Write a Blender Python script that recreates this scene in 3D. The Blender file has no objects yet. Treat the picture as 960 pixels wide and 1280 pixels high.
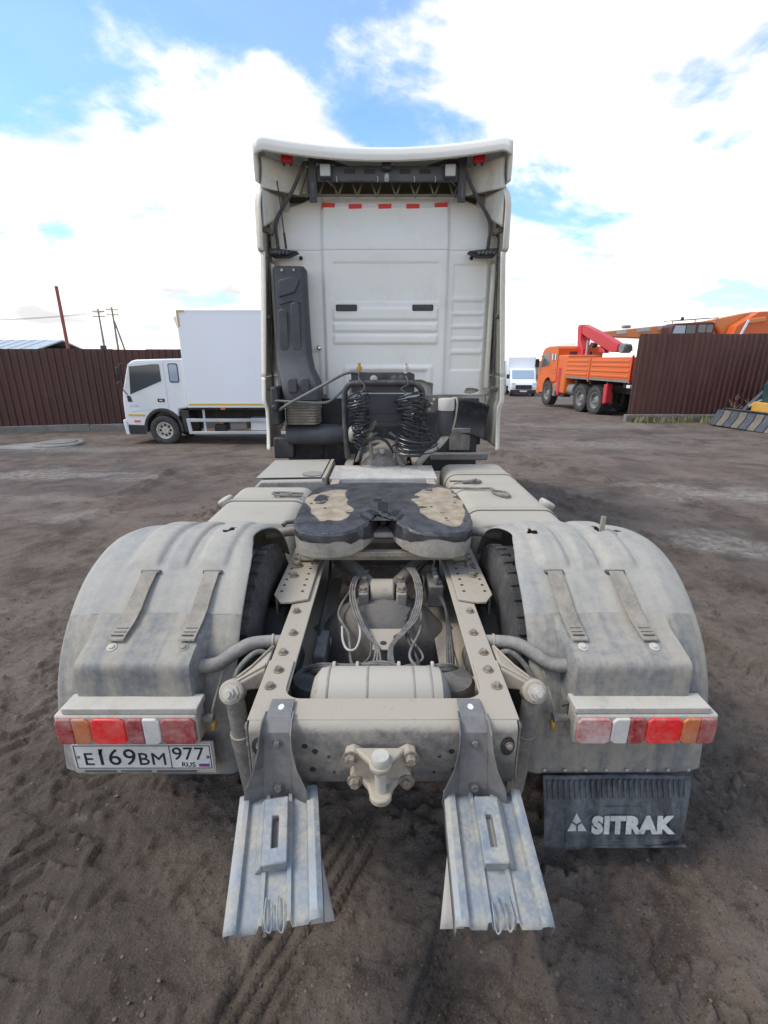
import bpy, bmesh, math, random
import numpy as np
from mathutils import Vector, Matrix, Euler

random.seed(7); rng = np.random.default_rng(11)
S = bpy.context.scene
C = bpy.data.collections.new('Scene_objects'); S.collection.children.link(C)
R = math.radians

# ------------------------------------------------------------------ camera, sky, sun, exposure
cam = bpy.data.cameras.new('camera'); camo = bpy.data.objects.new('camera', cam); C.objects.link(camo)
cam.sensor_fit = 'VERTICAL'; cam.sensor_height = 24.0; cam.lens = 590/1280*24
cam.clip_start = .02; cam.clip_end = 3000
camo.location = (0, 0, 1.90); camo.rotation_euler = (R(90-17.85), R(0), R(-.1))
S.camera = camo

SUN_EL, SUN_AZ = 54, 262          # degrees; azimuth clockwise from +Y (to the left, a little behind)
W = bpy.data.worlds.new('World'); S.world = W; W.use_nodes = True
def build_world():
    nt = W.node_tree; N = nt.nodes; L = nt.links; N.clear()
    out = N.new('ShaderNodeOutputWorld'); bg = N.new('ShaderNodeBackground'); bg.inputs['Strength'].default_value = .12
    sky = N.new('ShaderNodeTexSky'); sky.sky_type = 'NISHITA'; sky.sun_disc = False
    sky.sun_elevation = R(SUN_EL); sky.sun_rotation = R(SUN_AZ); sky.altitude = 150; sky.air_density = 1.0; sky.dust_density = .6; sky.ozone_density = 1.6
    tc = N.new('ShaderNodeTexCoord'); sep = N.new('ShaderNodeSeparateXYZ'); L.new(tc.outputs['Generated'], sep.inputs[0])
    def m(op, a, b=None, clamp=False):
        n = N.new('ShaderNodeMath'); n.operation = op; n.use_clamp = clamp
        for i, q in enumerate((a, b)):
            if q is None: continue
            if isinstance(q, (int, float)): n.inputs[i].default_value = q
            else: L.new(q, n.inputs[i])
        return n.outputs[0]
    zz = m('ADD', m('MAXIMUM', sep.outputs['Z'], 0.0), .22)
    cx = m('DIVIDE', sep.outputs['X'], zz); cy = m('DIVIDE', sep.outputs['Y'], zz)
    cb = N.new('ShaderNodeCombineXYZ'); L.new(cx, cb.inputs[0]); L.new(cy, cb.inputs[1]); cb.inputs[2].default_value = 3.7
    def noise(scale, detail, rough, dist, off):
        mp = N.new('ShaderNodeMapping'); mp.inputs['Location'].default_value = off; L.new(cb.outputs[0], mp.inputs[0])
        n = N.new('ShaderNodeTexNoise'); n.inputs['Scale'].default_value = scale; n.inputs['Detail'].default_value = detail
        n.inputs['Roughness'].default_value = rough; n.inputs['Distortion'].default_value = dist; L.new(mp.outputs[0], n.inputs['Vector']); return n.outputs['Fac']
    big = noise(1.15, 7, .55, .35, (10.24, .6, 0)); fine = noise(4.2, 8, .6, .2, (0, 0, 0))
    cov = m('ADD', m('MULTIPLY', big, .78), m('MULTIPLY', fine, .22))
    # thicker deck towards the horizon, more gaps overhead
    cov = m('ADD', cov, m('MULTIPLY', m('SUBTRACT', .34, m('MINIMUM', sep.outputs['Z'], .46)), .30))
    rp = N.new('ShaderNodeMapRange'); rp.interpolation_type = 'SMOOTHSTEP'; L.new(cov, rp.inputs[0])
    rp.inputs[1].default_value = .445; rp.inputs[2].default_value = .555; rp.inputs[3].default_value = .10
    shade = noise(1.7, 5, .5, .2, (4.1, 2.2, 1.0))
    sr = N.new('ShaderNodeMapRange'); L.new(shade, sr.inputs[0]); sr.inputs[1].default_value = .33; sr.inputs[2].default_value = .50; sr.inputs[3].default_value = .15; sr.inputs[4].default_value = 1.0
    cc = N.new('ShaderNodeMix'); cc.data_type = 'RGBA'; L.new(sr.outputs[0], cc.inputs[0])
    cc.inputs[6].default_value = (4.4, 4.5, 4.7, 1); cc.inputs[7].default_value = (9.4, 8.75, 7.9, 1)
    mx = N.new('ShaderNodeMix'); mx.data_type = 'RGBA'; L.new(rp.outputs[0], mx.inputs[0]); gain = N.new('ShaderNodeMix'); gain.data_type = 'RGBA'; gain.blend_type = 'MULTIPLY'; gain.inputs[0].default_value = 1; gain.inputs[7].default_value = (.98, 1.40, 1.62, 1); L.new(sky.outputs[0], gain.inputs[6]); L.new(gain.outputs[2], mx.inputs[6]); L.new(cc.outputs[2], mx.inputs[7])
    L.new(mx.outputs[2], bg.inputs['Color']); L.new(bg.outputs[0], out.inputs[0])
build_world()
sun = bpy.data.lights.new('sun', 'SUN'); suno = bpy.data.objects.new('sun', sun); C.objects.link(suno)
sun.energy = 1.9; sun.angle = R(22); sun.color = (1.0, .93, .84)
sd = Vector((math.sin(R(SUN_AZ))*math.cos(R(SUN_EL)), math.cos(R(SUN_AZ))*math.cos(R(SUN_EL)), math.sin(R(SUN_EL))))
suno.rotation_euler = sd.to_track_quat('Z', 'Y').to_euler(); suno.location = sd*60
S.view_settings.view_transform = 'Standard'; S.view_settings.look = 'None'; S.view_settings.gamma = 1; S.view_settings.exposure = .54
S.view_settings.use_curve_mapping = False

# ------------------------------------------------------------------ materials
M = {}
def dmat(name, base, rough=.6, dust=None, amt=.4, scale=5.0, streak=0, metal=0, bump=.15, up=0, bscale=90, rnd=0, soft=.20, var=.18, emit=None, spec=.5):
    """base paint or metal with a patchy coat of dried dust; streak stretches the patches downwards"""
    m = bpy.data.materials.new(name); m.use_nodes = True; nt = m.node_tree; N = nt.nodes; L = nt.links
    b = N['Principled BSDF']; b.inputs['Roughness'].default_value = rough; b.inputs['Metallic'].default_value = metal
    b.inputs['Specular IOR Level'].default_value = spec
    g = N.new('ShaderNodeNewGeometry')
    mp = N.new('ShaderNodeMapping'); L.new(g.outputs['Position'], mp.inputs[0])
    mp.inputs['Scale'].default_value = (scale*2.6, scale*.30, scale*.30) if streak == 2 else (scale*2.2, scale*2.2, scale*.28) if streak else (scale,)*3
    n1 = N.new('ShaderNodeTexNoise'); n1.inputs['Scale'].default_value = 1; n1.inputs['Detail'].default_value = 7; n1.inputs['Roughness'].default_value = .62; n1.inputs['Distortion'].default_value = .3
    L.new(mp.outputs[0], n1.inputs['Vector'])
    col = N.new('ShaderNodeRGB'); col.outputs[0].default_value = (*base, 1); cur = col.outputs[0]
    if var:
        n2 = N.new('ShaderNodeTexNoise'); n2.inputs['Scale'].default_value = scale*.45; n2.inputs['Detail'].default_value = 6; L.new(g.outputs['Position'], n2.inputs['Vector'])
        mr = N.new('ShaderNodeMapRange'); L.new(n2.outputs['Fac'], mr.inputs[0]); mr.inputs[1].default_value = .3; mr.inputs[2].default_value = .7
        mr.inputs[3].default_value = 1-var; mr.inputs[4].default_value = 1+var
        mv = N.new('ShaderNodeVectorMath'); mv.operation = 'SCALE'; L.new(cur, mv.inputs[0]); L.new(mr.outputs[0], mv.inputs['Scale']); cur = mv.outputs[0]
    if rnd:
        oi = N.new('ShaderNodeObjectInfo'); ro = N.new('ShaderNodeMapRange'); L.new(oi.outputs['Random'], ro.inputs[0]); ro.inputs[3].default_value = 1-rnd; ro.inputs[4].default_value = 1+rnd
        sv = N.new('ShaderNodeVectorMath'); sv.operation = 'SCALE'; L.new(cur, sv.inputs[0]); L.new(ro.outputs[0], sv.inputs['Scale']); cur = sv.outputs[0]
    if dust:
        n4 = N.new('ShaderNodeTexNoise'); n4.inputs['Scale'].default_value = scale*7; n4.inputs['Detail'].default_value = 6; n4.inputs['Roughness'].default_value = .7; L.new(g.outputs['Position'], n4.inputs['Vector'])
        fm = N.new('ShaderNodeMix'); fm.inputs[0].default_value = .38; L.new(n1.outputs['Fac'], fm.inputs[2]); L.new(n4.outputs['Fac'], fm.inputs[3]); add = fm.outputs[0]
        if up:
            sp = N.new('ShaderNodeSeparateXYZ'); L.new(g.outputs['Normal'], sp.inputs[0])
            ml = N.new('ShaderNodeMath'); ml.operation = 'MULTIPLY_ADD'; ml.inputs[1].default_value = up; L.new(sp.outputs['Z'], ml.inputs[0]); L.new(add, ml.inputs[2]); add = ml.outputs[0]
        r = N.new('ShaderNodeMapRange'); r.interpolation_type = 'SMOOTHSTEP'; t = .5+(.5-amt)*.55
        r.inputs[1].default_value = t-soft; r.inputs[2].default_value = t+soft; L.new(add, r.inputs[0])
        mx = N.new('ShaderNodeMix'); mx.data_type = 'RGBA'; L.new(r.outputs[0], mx.inputs[0]); L.new(cur, mx.inputs[6]); mx.inputs[7].default_value = (*dust, 1); cur = mx.outputs[2]
        rr = N.new('ShaderNodeMapRange'); L.new(r.outputs[0], rr.inputs[0]); rr.inputs[3].default_value = rough; rr.inputs[4].default_value = .9; L.new(rr.outputs[0], b.inputs['Roughness'])
        if metal:
            rm = N.new('ShaderNodeMapRange'); L.new(r.outputs[0], rm.inputs[0]); rm.inputs[3].default_value = metal; rm.inputs[4].default_value = 0; L.new(rm.outputs[0], b.inputs['Metallic'])
    L.new(cur, b.inputs['Base Color'])
    if bump:
        n3 = N.new('ShaderNodeTexNoise'); n3.inputs['Scale'].default_value = bscale; n3.inputs['Detail'].default_value = 4; L.new(g.outputs['Position'], n3.inputs['Vector'])
        bp = N.new('ShaderNodeBump'); bp.inputs['Strength'].default_value = bump; bp.inputs['Distance'].default_value = .004
        L.new(n3.outputs['Fac'], bp.inputs['Height']); L.new(bp.outputs[0], b.inputs['Normal'])
    if emit:
        b.inputs['Emission Color'].default_value = (*emit[0], 1); b.inputs['Emission Strength'].default_value = emit[1]
    M[name] = m; return m
DUST = (.47, .44, .39)
dmat('cab_paint', (.80, .79, .73), .42, (.66, .63, .545), .22, 2.2, bump=.03, var=.035)
dmat('cab_inner', (.60, .59, .52), .6, (.45, .42, .35), .40, 3, 1, bump=.05, var=.06)
dmat('fairing', (.72, .70, .62), .45, (.55, .50, .40), .42, 3, 1, bump=.04, var=.05)
dmat('frame', (.15, .133, .112), .65, (.375, .325, .255), .56, 6, bump=.35, up=.14, var=.20, soft=.13)
dmat('bolt_metal', (.13, .095, .07), .6, (.36, .315, .25), .45, 60, bump=.1, var=.3)
dmat('frame_side', (.12, .113, .104), .7, (.30, .275, .24), .48, 8, bump=.4, up=.12, var=.16)
dmat('crossmember', (.125, .122, .117), .6, (.36, .325, .27), .46, 6, bump=.3, up=.26, var=.16, soft=.15)
dmat('dark_steel', (.055, .055, .057), .5, (.20, .185, .165), .38, 9, bump=.25, up=.10)
dmat('bracket_steel', (.105, .105, .108), .45, (.22, .21, .195), .42, 9, metal=.35, bump=.15, up=.10, soft=.3)
dmat('axle', (.045, .043, .042), .7, (.15, .135, .118), .48, 6, bump=.5, up=.16)
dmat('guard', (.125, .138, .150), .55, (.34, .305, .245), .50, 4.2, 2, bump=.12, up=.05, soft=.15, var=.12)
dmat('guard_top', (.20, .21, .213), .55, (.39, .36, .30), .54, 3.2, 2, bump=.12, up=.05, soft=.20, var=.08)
dmat('strap', (.17, .15, .125), .75, (.33, .295, .24), .55, 12, bump=.2)
dmat('galvanised', (.205, .235, .262), .45, (.38, .35, .29), .46, 13, metal=.15, bump=.12, soft=.13, var=.2)
dmat('chock_base', (.33, .31, .28), .7, (.42, .39, .35), .5, 9, bump=.2)
dmat('tyre', (.022, .022, .023), .8, (.12, .112, .10), .36, 9, bump=.3, soft=.28)
dmat('rim', (.12, .12, .12), .6, (.30, .28, .25), .5, 8, bump=.2)
dmat('black_plastic', (.022, .024, .028), .55, (.16, .15, .135), .22, 6, bump=.1)
dmat('blue_black', (.036, .041, .052), .5, (.10, .097, .095), .34, 9, bump=.1, soft=.3)
dmat('bar_blue', (.085, .095, .115), .5, (.16, .155, .15), .3, 8, bump=.05)
dmat('rubber_flap', (.020, .024, .030), .55, (.17, .185, .20), .44, 5, 1, bump=.2)
dmat('fuel_tank', (.26, .245, .21), .55, (.40, .365, .30), .58, 4, bump=.06, up=.16, var=.08)
dmat('battery_box', (.13, .137, .142), .6, (.38, .355, .305), .50, 5, bump=.1, up=.22)
dmat('air_tank', (.22, .205, .175), .55, (.42, .38, .31), .58, 7, bump=.06, up=.14, var=.12, soft=.10)
dmat('tread', (.36, .35, .32), .6, (.56, .53, .475), .55, 9, bump=.12)
dmat('hose', (.07, .067, .062), .7, (.27, .25, .215), .50, 12, bump=.15)
dmat('bellows', (.12, .108, .09), .75, (.30, .27, .225), .5, 12, bump=.1)
dmat('hose_dark', (.03, .03, .032), .5, (.16, .15, .14), .35, 12, bump=.1)
dmat('coil', (.018, .020, .025), .3, (.22, .22, .21), .14, 25, bump=0, spec=.7)
dmat('plate_white', (.70, .70, .66), .5, (.50, .47, .42), .34, 16, bump=.03)
dmat('plate_ink', (.02, .02, .022), .6, bump=0, var=0)
dmat('flag_blue', (.03, .08, .42), .6, bump=0, var=0); dmat('flag_red', (.5, .03, .04), .6, bump=0, var=0); dmat('flag_white', (.7, .7, .7), .6, bump=0, var=0)
dmat('lamp_house', (.30, .285, .25), .6, (.48, .45, .385), .55, 14, bump=.1, up=.1)
LD = (.55, .40, .36)
dmat('lens_red', (.30, .016, .022), .3, (.42, .27, .235), .42, 14, bump=.05); dmat('lens_amber', (.50, .12, .025), .3, (.45, .30, .22), .38, 14, bump=.05)
dmat('lens_clear', (.50, .49, .46), .3, (.62, .6, .55), .5, 14, bump=.05); dmat('lens_dusty', (.45, .04, .045), .4, (.56, .46, .42), .52, 9, bump=.1)
dmat('lens_lit', (.48, .016, .016), .3, (.45, .20, .17), .34, 14, bump=.05, emit=((1, .02, .02), .10))
dmat('flap_ink', (.55, .56, .55), .6, (.25, .25, .25), .40, 22, bump=0)
dmat('red_tape', (.60, .035, .03), .4, bump=0, var=.1); dmat('pale_tape', (.62, .60, .66), .4, bump=0, var=.05)
dmat('lamp_face', (.48, .52, .52), .2, bump=0, var=.05); dmat('red_lamp', (.62, .02, .025), .3, bump=0, var=.05)
dmat('brass', (.45, .26, .06), .4, bump=.1, metal=.4)
dmat('spoiler_dark', (.15, .14, .105), .8, (.22, .20, .15), .4, 6, bump=.2)
dmat('filter_head', (.50, .49, .45), .5, (.42, .40, .36), .4, 12, bump=.1)
dmat('engine', (.08, .076, .07), .7, (.28, .255, .225), .48, 8, bump=.5, up=.15)
# background
dmat('fence_brown', (.078, .026, .021), .45, (.13, .075, .06), .28, 1.6, 1, bump=.03, var=.12, rnd=.14)
dmat('concrete', (.26, .25, .23), .9, (.16, .145, .125), .5, 2.2, bump=.5)
dmat('white_body', (.74, .76, .77), .35, (.55, .52, .46), .14, 1.4, 1, bump=.0, var=.02)
dmat('box_white', (.78, .81, .85), .45, bump=.0, var=.03, scale=1)
dmat('yellow_trim', (.62, .40, .04), .5, bump=0, var=.05); dmat('yellow_part', (.62, .31, .02), .5, (.4, .3, .2), .3, 5, bump=.05)
dmat('grey_rail', (.46, .50, .53), .5, (.4, .38, .34), .3, 4, bump=.03)
dmat('car_black', (.018, .018, .02), .6, (.12, .11, .10), .3, 4, bump=.1)
dmat('hub_white', (.58, .56, .48), .5, (.35, .32, .27), .3, 12, bump=.1)
dmat('orange', (.68, .125, .018), .4, (.46, .22, .13), .20, 1.2, bump=.0, var=.06); dmat('orange_pale', (.66, .23, .07), .5, (.5, .26, .14), .3, 1, bump=0, var=.08)
dmat('crane_red', (.52, .022, .035), .4, (.40, .14, .12), .25, 1.5, bump=0, var=.06)
dmat('chassis_grey', (.17, .175, .18), .6, (.30, .28, .25), .45, 4, bump=.1); dmat('cab_brown', (.07, .03, .025), .5, bump=0)
dmat('teal', (.012, .05, .06), .4, (.12, .13, .12), .3, 4, bump=.05); dmat('bucket_blue', (.045, .055, .075), .5, (.12, .11, .10), .35, 5, bump=.2); dmat('bucket_tan', (.13, .112, .085), .7, (.19, .165, .13), .4, 6, bump=.2)
dmat('chrome', (.6, .6, .6), .25, bump=0, metal=.8); dmat('pole_red', (.30, .07, .06), .6, (.3, .2, .17), .3, 3, bump=0)
dmat('pole_grey', (.28, .26, .24), .8, bump=.1); dmat('wire', (.05, .05, .05), .6, bump=0); dmat('roof_grey', (.42, .47, .49), .6, bump=0, var=.08)
dmat('stone', (.10, .076, .056), .95, (.22, .185, .145), .35, 14, bump=.3); dmat('weed', (.10, .12, .035), .7, (.28, .24, .12), .45, 5, bump=0); dmat('weed_dry', (.36, .27, .17), .8, bump=0)
def glass(name, col=(.05, .06, .07), rough=.06):
    m = bpy.data.materials.new(name); m.use_nodes = True; b = m.node_tree.nodes['Principled BSDF']
    b.inputs['Base Color'].default_value = (*col, 1); b.inputs['Roughness'].default_value = rough; b.inputs['Specular IOR Level'].default_value = .8
    M[name] = m
glass('glass_dark'); glass('glass_sky', (.30, .38, .47)); glass('glass_clear', (.10, .12, .13))

# ------------------------------------------------------------------ mesh helpers
pos = {}                                                     # object -> its position in its thing's own coordinates
class MB:
    def __init__(s): s.v = []; s.f = []
    def add(s, v, f):
        o = len(s.v); s.v += [tuple(p) for p in v]; s.f += [tuple(i+o for i in q) for q in f]; return s
    def box(s, x0, x1, y0, y1, z0, z1):
        return s.add([(x0,y0,z0),(x1,y0,z0),(x1,y1,z0),(x0,y1,z0),(x0,y0,z1),(x1,y0,z1),(x1,y1,z1),(x0,y1,z1)],
                     [(0,3,2,1),(4,5,6,7),(0,1,5,4),(1,2,6,5),(2,3,7,6),(3,0,4,7)])
    def obox(s, c, size, rot=(0,0,0)):
        m = Matrix.Translation(c) @ Euler(rot).to_matrix().to_4x4(); t = MB().box(*[q for d in size for q in (-d/2, d/2)])
        return s.add([m @ Vector(p) for p in t.v], t.f)
    def prism(s, poly, ax, a, b):
        """polygon in the two other axes (in order xyz), extruded along ax from a to b"""
        def P(p, h): q = list(p); q.insert('xyz'.index(ax), h); return q
        n = len(poly); area = sum(poly[i][0]*poly[(i+1)%n][1]-poly[(i+1)%n][0]*poly[i][1] for i in range(n))
        if (area < 0) != (ax == 'y'): poly = poly[::-1]
        return s.add([P(p, a) for p in poly]+[P(p, b) for p in poly],
                     [tuple(range(n))[::-1], tuple(range(n, 2*n))]+[(i, (i+1)%n, n+(i+1)%n, n+i) for i in range(n)])
    def tube(s, pts, r, n=10, cap=True):
        pts = [Vector(p) for p in pts]; rs = r if isinstance(r, (list, tuple)) else [r]*len(pts)
        t0 = (pts[1]-pts[0]).normalized(); u = t0.orthogonal().normalized(); vs = []
        for i, p in enumerate(pts):
            t = (pts[min(i+1, len(pts)-1)]-pts[max(i-1, 0)]).normalized()
            u = (u-t*u.dot(t)).normalized(); w = t.cross(u)
            vs += [p+(u*math.cos(a)+w*math.sin(a))*rs[i] for a in [2*math.pi*k/n for k in range(n)]]
        fs = [(i*n+k, i*n+(k+1)%n, (i+1)*n+(k+1)%n, (i+1)*n+k) for i in range(len(pts)-1) for k in range(n)]
        if cap: fs += [tuple(range(n))[::-1], tuple(range((len(pts)-1)*n, len(pts)*n))]
        return s.add(vs, fs)
    def lathe(s, prof, c, ax, n=24):
        """prof: (radius, height along ax)"""
        A = Vector({'x':(1,0,0),'y':(0,1,0),'z':(0,0,1)}[ax]) if isinstance(ax, str) else Vector(ax).normalized()
        u = A.orthogonal().normalized(); w = A.cross(u); c = Vector(c); vs = []
        for r, h in prof: vs += [c+A*h+(u*math.cos(a)+w*math.sin(a))*r for a in [2*math.pi*k/n for k in range(n)]]
        fs = [(i*n+k, i*n+(k+1)%n, (i+1)*n+(k+1)%n, (i+1)*n+k) for i in range(len(prof)-1) for k in range(n)]
        fs += [tuple(range(n))[::-1], tuple(range((len(prof)-1)*n, len(prof)*n))]
        return s.add(vs, fs)
    def sheet(s, fn, nu, nv, keep=None):
        vs = [fn(i/nu, j/nv) for i in range(nu+1) for j in range(nv+1)]
        fs = [(i*(nv+1)+j, i*(nv+1)+j+1, (i+1)*(nv+1)+j+1, (i+1)*(nv+1)+j) for i in range(nu) for j in range(nv) if keep is None or keep((i+.5)/nu, (j+.5)/nv)]
        return s.add(vs, fs)
    def loft(s, secs, cap=True):
        n = len(secs[0]); vs = [p for q in secs for p in q]
        fs = [(i*n+k, i*n+(k+1)%n, (i+1)*n+(k+1)%n, (i+1)*n+k) for i in range(len(secs)-1) for k in range(n)]
        if cap: fs += [tuple(range(n))[::-1], tuple(range((len(secs)-1)*n, len(secs)*n))]
        return s.add(vs, fs)
    def xf(s, m): s.v = [tuple(m @ Vector(p)) for p in s.v]; return s
    def build(s, name, mat, parent=None, bevel=0, seg=2, angle=35, solid=0, subd=0, smooth=True, fix=True, kind=None, label=None):
        a = np.array(s.v); c = (a.min(0)+a.max(0))/2
        me = bpy.data.meshes.new(name); me.from_pydata((a-c).tolist(), [], s.f); me.validate()
        if fix:
            bm = bmesh.new(); bm.from_mesh(me); bmesh.ops.remove_doubles(bm, verts=bm.verts, dist=1e-6); bmesh.ops.recalc_face_normals(bm, faces=bm.faces); bm.to_mesh(me); bm.free()
        if smooth: me.shade_smooth(); me.set_sharp_from_angle(angle=R(angle))
        me.materials.append(M[mat]); o = bpy.data.objects.new(name, me); C.objects.link(o)
        base = Vector((0,0,0))
        if parent is not None: o.parent = parent; base = pos[parent]
        o.location = Vector(c)-base; pos[o] = Vector(c)
        if solid: q = o.modifiers.new('thickness', 'SOLIDIFY'); q.thickness = solid; q.offset = 0
        if bevel: q = o.modifiers.new('bevel', 'BEVEL'); q.width = bevel; q.segments = seg; q.limit_method = 'ANGLE'; q.angle_limit = R(40)
        if subd: q = o.modifiers.new('subd', 'SUBSURF'); q.levels = subd; q.render_levels = subd
        if kind: o['kind'] = kind
        if label: o['label'] = label
        return o
def tag(o, label, cat, group=None):
    o['label'] = label; o['category'] = cat
    if group: o['group'] = group
    return o
def thing(name, label, cat, loc=(0,0,0), rz=0, group=None, world=False):
    o = bpy.data.objects.new(name, None); C.objects.link(o); o.empty_display_size = .2
    o.location = loc; o.rotation_euler = (0, 0, rz); pos[o] = Vector(loc) if world else Vector((0,0,0))
    return tag(o, label, cat, group)
def inst(name, src, parent, p, rot=(0,0,0), scale=1):
    """another object on the mesh of src, at p in the thing's coordinates"""
    o = bpy.data.objects.new(name, src.data if hasattr(src, 'data') else src); C.objects.link(o); o.parent = parent
    o.location = Vector(p)-pos[parent]; o.rotation_euler = rot; o.scale = (scale,)*3; pos[o] = Vector(p); return o
def copy_tree(o, parent=None):
    c = o.copy(); C.objects.link(c); c.parent = parent; pos[c] = pos[o]
    for ch in list(o.children): copy_tree(ch, c)
    return c
def text_mb(body, size, depth=.002, bold=0, shear=0, spacing=1):
    cu = bpy.data.curves.new('lettering', 'FONT'); cu.body = body; cu.size = size; cu.extrude = depth/2; cu.offset = bold; cu.shear = shear; cu.space_character = spacing; cu.resolution_u = 3
    o = bpy.data.objects.new('lettering', cu); C.objects.link(o); dg = bpy.context.evaluated_depsgraph_get(); ev = o.evaluated_get(dg); me = ev.to_mesh()
    b = MB().add([tuple(v.co) for v in me.vertices], [tuple(p.vertices) for p in me.polygons]); ev.to_mesh_clear()
    bpy.data.objects.remove(o); bpy.data.curves.remove(cu)
    xs = [p[0] for p in b.v]; b.w = (min(xs), max(xs)); return b
def arc(c, r, a0, a1, n): return [(c[0]+r*math.cos(R(a0+(a1-a0)*i/n)), c[1]+r*math.sin(R(a0+(a1-a0)*i/n))) for i in range(n+1)]
def rrect(x0, x1, y0, y1, r, n=5):
    return arc((x1-r,y1-r), r, 0, 90, n)+arc((x0+r,y1-r), r, 90, 180, n)+arc((x0+r,y0+r), r, 180, 270, n)+arc((x1-r,y0+r), r, 270, 360, n)
def smooth_path(pts, n=8):
    """Catmull-Rom through the points"""
    P = [Vector(p) for p in pts]; P = [2*P[0]-P[1]]+P+[2*P[-1]-P[-2]]; out = []
    for i in range(1, len(P)-2):
        for k in range(n):
            t = k/n; a, b, c, d = P[i-1:i+3]
            out.append(.5*((2*b)+(c-a)*t+(2*a-5*b+4*c-d)*t*t+(3*b-a-3*c+d)*t**3))
    return out+[P[-2]]
def vnoise(x, y, seed=0):
    """smooth value noise on arrays"""
    xi = np.floor(x).astype(np.int64); yi = np.floor(y).astype(np.int64); fx = x-xi; fy = y-yi
    def h(a, b): q = (a*374761393+b*668265263+seed*1442695041) & 0x7fffffff; q = ((q ^ (q >> 13))*1274126177) & 0x7fffffff; return ((q ^ (q >> 16)) & 0xffff)/65535.0
    u = fx*fx*(3-2*fx); v = fy*fy*(3-2*fy)
    return (h(xi,yi)*(1-u)+h(xi+1,yi)*u)*(1-v)+(h(xi,yi+1)*(1-u)+h(xi+1,yi+1)*u)*v
def fbm(x, y, o=4, seed=0): return sum(vnoise(x*2**k, y*2**k, seed+k)*.5**k for k in range(o))/(2-.5**(o-1))
from mathutils import noise as mnoise
def fbm1(x, y, o=3, seed=0):
    return .5+.55*sum(mnoise.noise((x*2**k+seed*7.3, y*2**k-seed*3.1, seed*1.7+k*5.1))*.5**k for k in range(o))
def ss1(a, b, x):
    t = min(max((x-a)/(b-a), 0), 1); return t*t*(3-2*t)
def sst(a, b, x): t = np.clip((x-a)/(b-a), 0, 1); return t*t*(3-2*t)

# ------------------------------------------------------------------ ground
def gz(y): return 0.0 if y < 3 else -.024*(min(y, 45)-3)
TRACKS = [  # tyre prints pressed into the mud: start, end, half width, lug pitch, kind
    ((-.50, .70), (-.02, 1.62), .11, 0), ((.10, .62), (.62, 1.75), .15, 0), ((.72, .60), (.55, 2.0), .13, 1), ((1.06, .55), (.93, 2.1), .13, 1),
    ((1.9, .8), (1.15, 4.6), .15, 1), ((2.5, 1.2), (1.7, 6.4), .15, 1), ((-1.9, .8), (-2.4, 6.5), .16, 1), ((-1.2, .5), (-1.5, 2.4), .14, 1), ((3.4, 3.0), (2.1, 9.5), .16, 1),
    ((6.5, 3.0), (2.6, 11.0), .18, 1), ((5.0, 3.2), (1.6, 9.0), .16, 1), ((-3.3, 1.6), (-4.2, 9.0), .18, 1)]
def ground_height(X, Y):
    Z = np.where(Y < 3, 0, -.024*(np.minimum(Y, 45)-3))
    d = np.hypot(X, Y-1.5); near = 1-sst(7, 22, d)
    Z = Z+near*(.022*(fbm(X*.9, Y*.9, 3, 5)-.5)+.005*(fbm(X*4, Y*4, 5, 9)-.5)+.014*(fbm(X*30, Y*30, 2, 21)-.5)*(1-sst(2.5, 7, d))+.012*sst(.62, .72, fbm(X*22+5, Y*22, 3, 23))*(1-sst(2.5, 6, d)))
    clod = fbm(X*9+3, Y*9, 4, 33); hf = near*(1-sst(3, 9, d)); Z = Z+hf*.013*sst(.62, .66, clod)-hf*.014*sst(.62, .66, fbm(X*8, Y*8+9, 4, 51))
    for (a, b, w, kind) in TRACKS:
        a = np.array(a); b = np.array(b); L = np.hypot(*(b-a)); t = (b-a)/L; n = np.array((-t[1], t[0]))
        s = (X-a[0])*t[0]+(Y-a[1])*t[1]; q = (X-a[0])*n[0]+(Y-a[1])*n[1]
        s = s+.02*np.sin(q*9); wob = .03*(fbm(s*1.3, s*0+a[0]*3, 2, 70)-.5); q = q+wob
        m = (1-sst(w*.92, w*1.06, np.abs(q)))*sst(-.02, .1, s)*(1-sst(L-.15, L, s))*sst(.30, .48, fbm(X*3+a[0], Y*3, 3, 81))
        if kind == 0:   g = sst(.45, .95, np.cos(q*2*math.pi/.056))          # straight grooves
        else:           g = sst(.25, .75, np.cos((s+np.abs(q)*.55*np.sign(np.sin(s*3)))/.062*2*math.pi*.5))*sst(.05, .25, np.abs(np.sin(q/w*math.pi*1.5)))
        Z = Z*(1-.6*m)+m*(-.020+.030*g)
        rim = np.exp(-((np.abs(q)-w*1.12)/.018)**2)*sst(0, .2, s)*(1-sst(L-.3, L, s)); Z = Z+.012*rim*sst(.35, .6, fbm(X*11, Y*11, 3, 91))
    return Z
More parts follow.
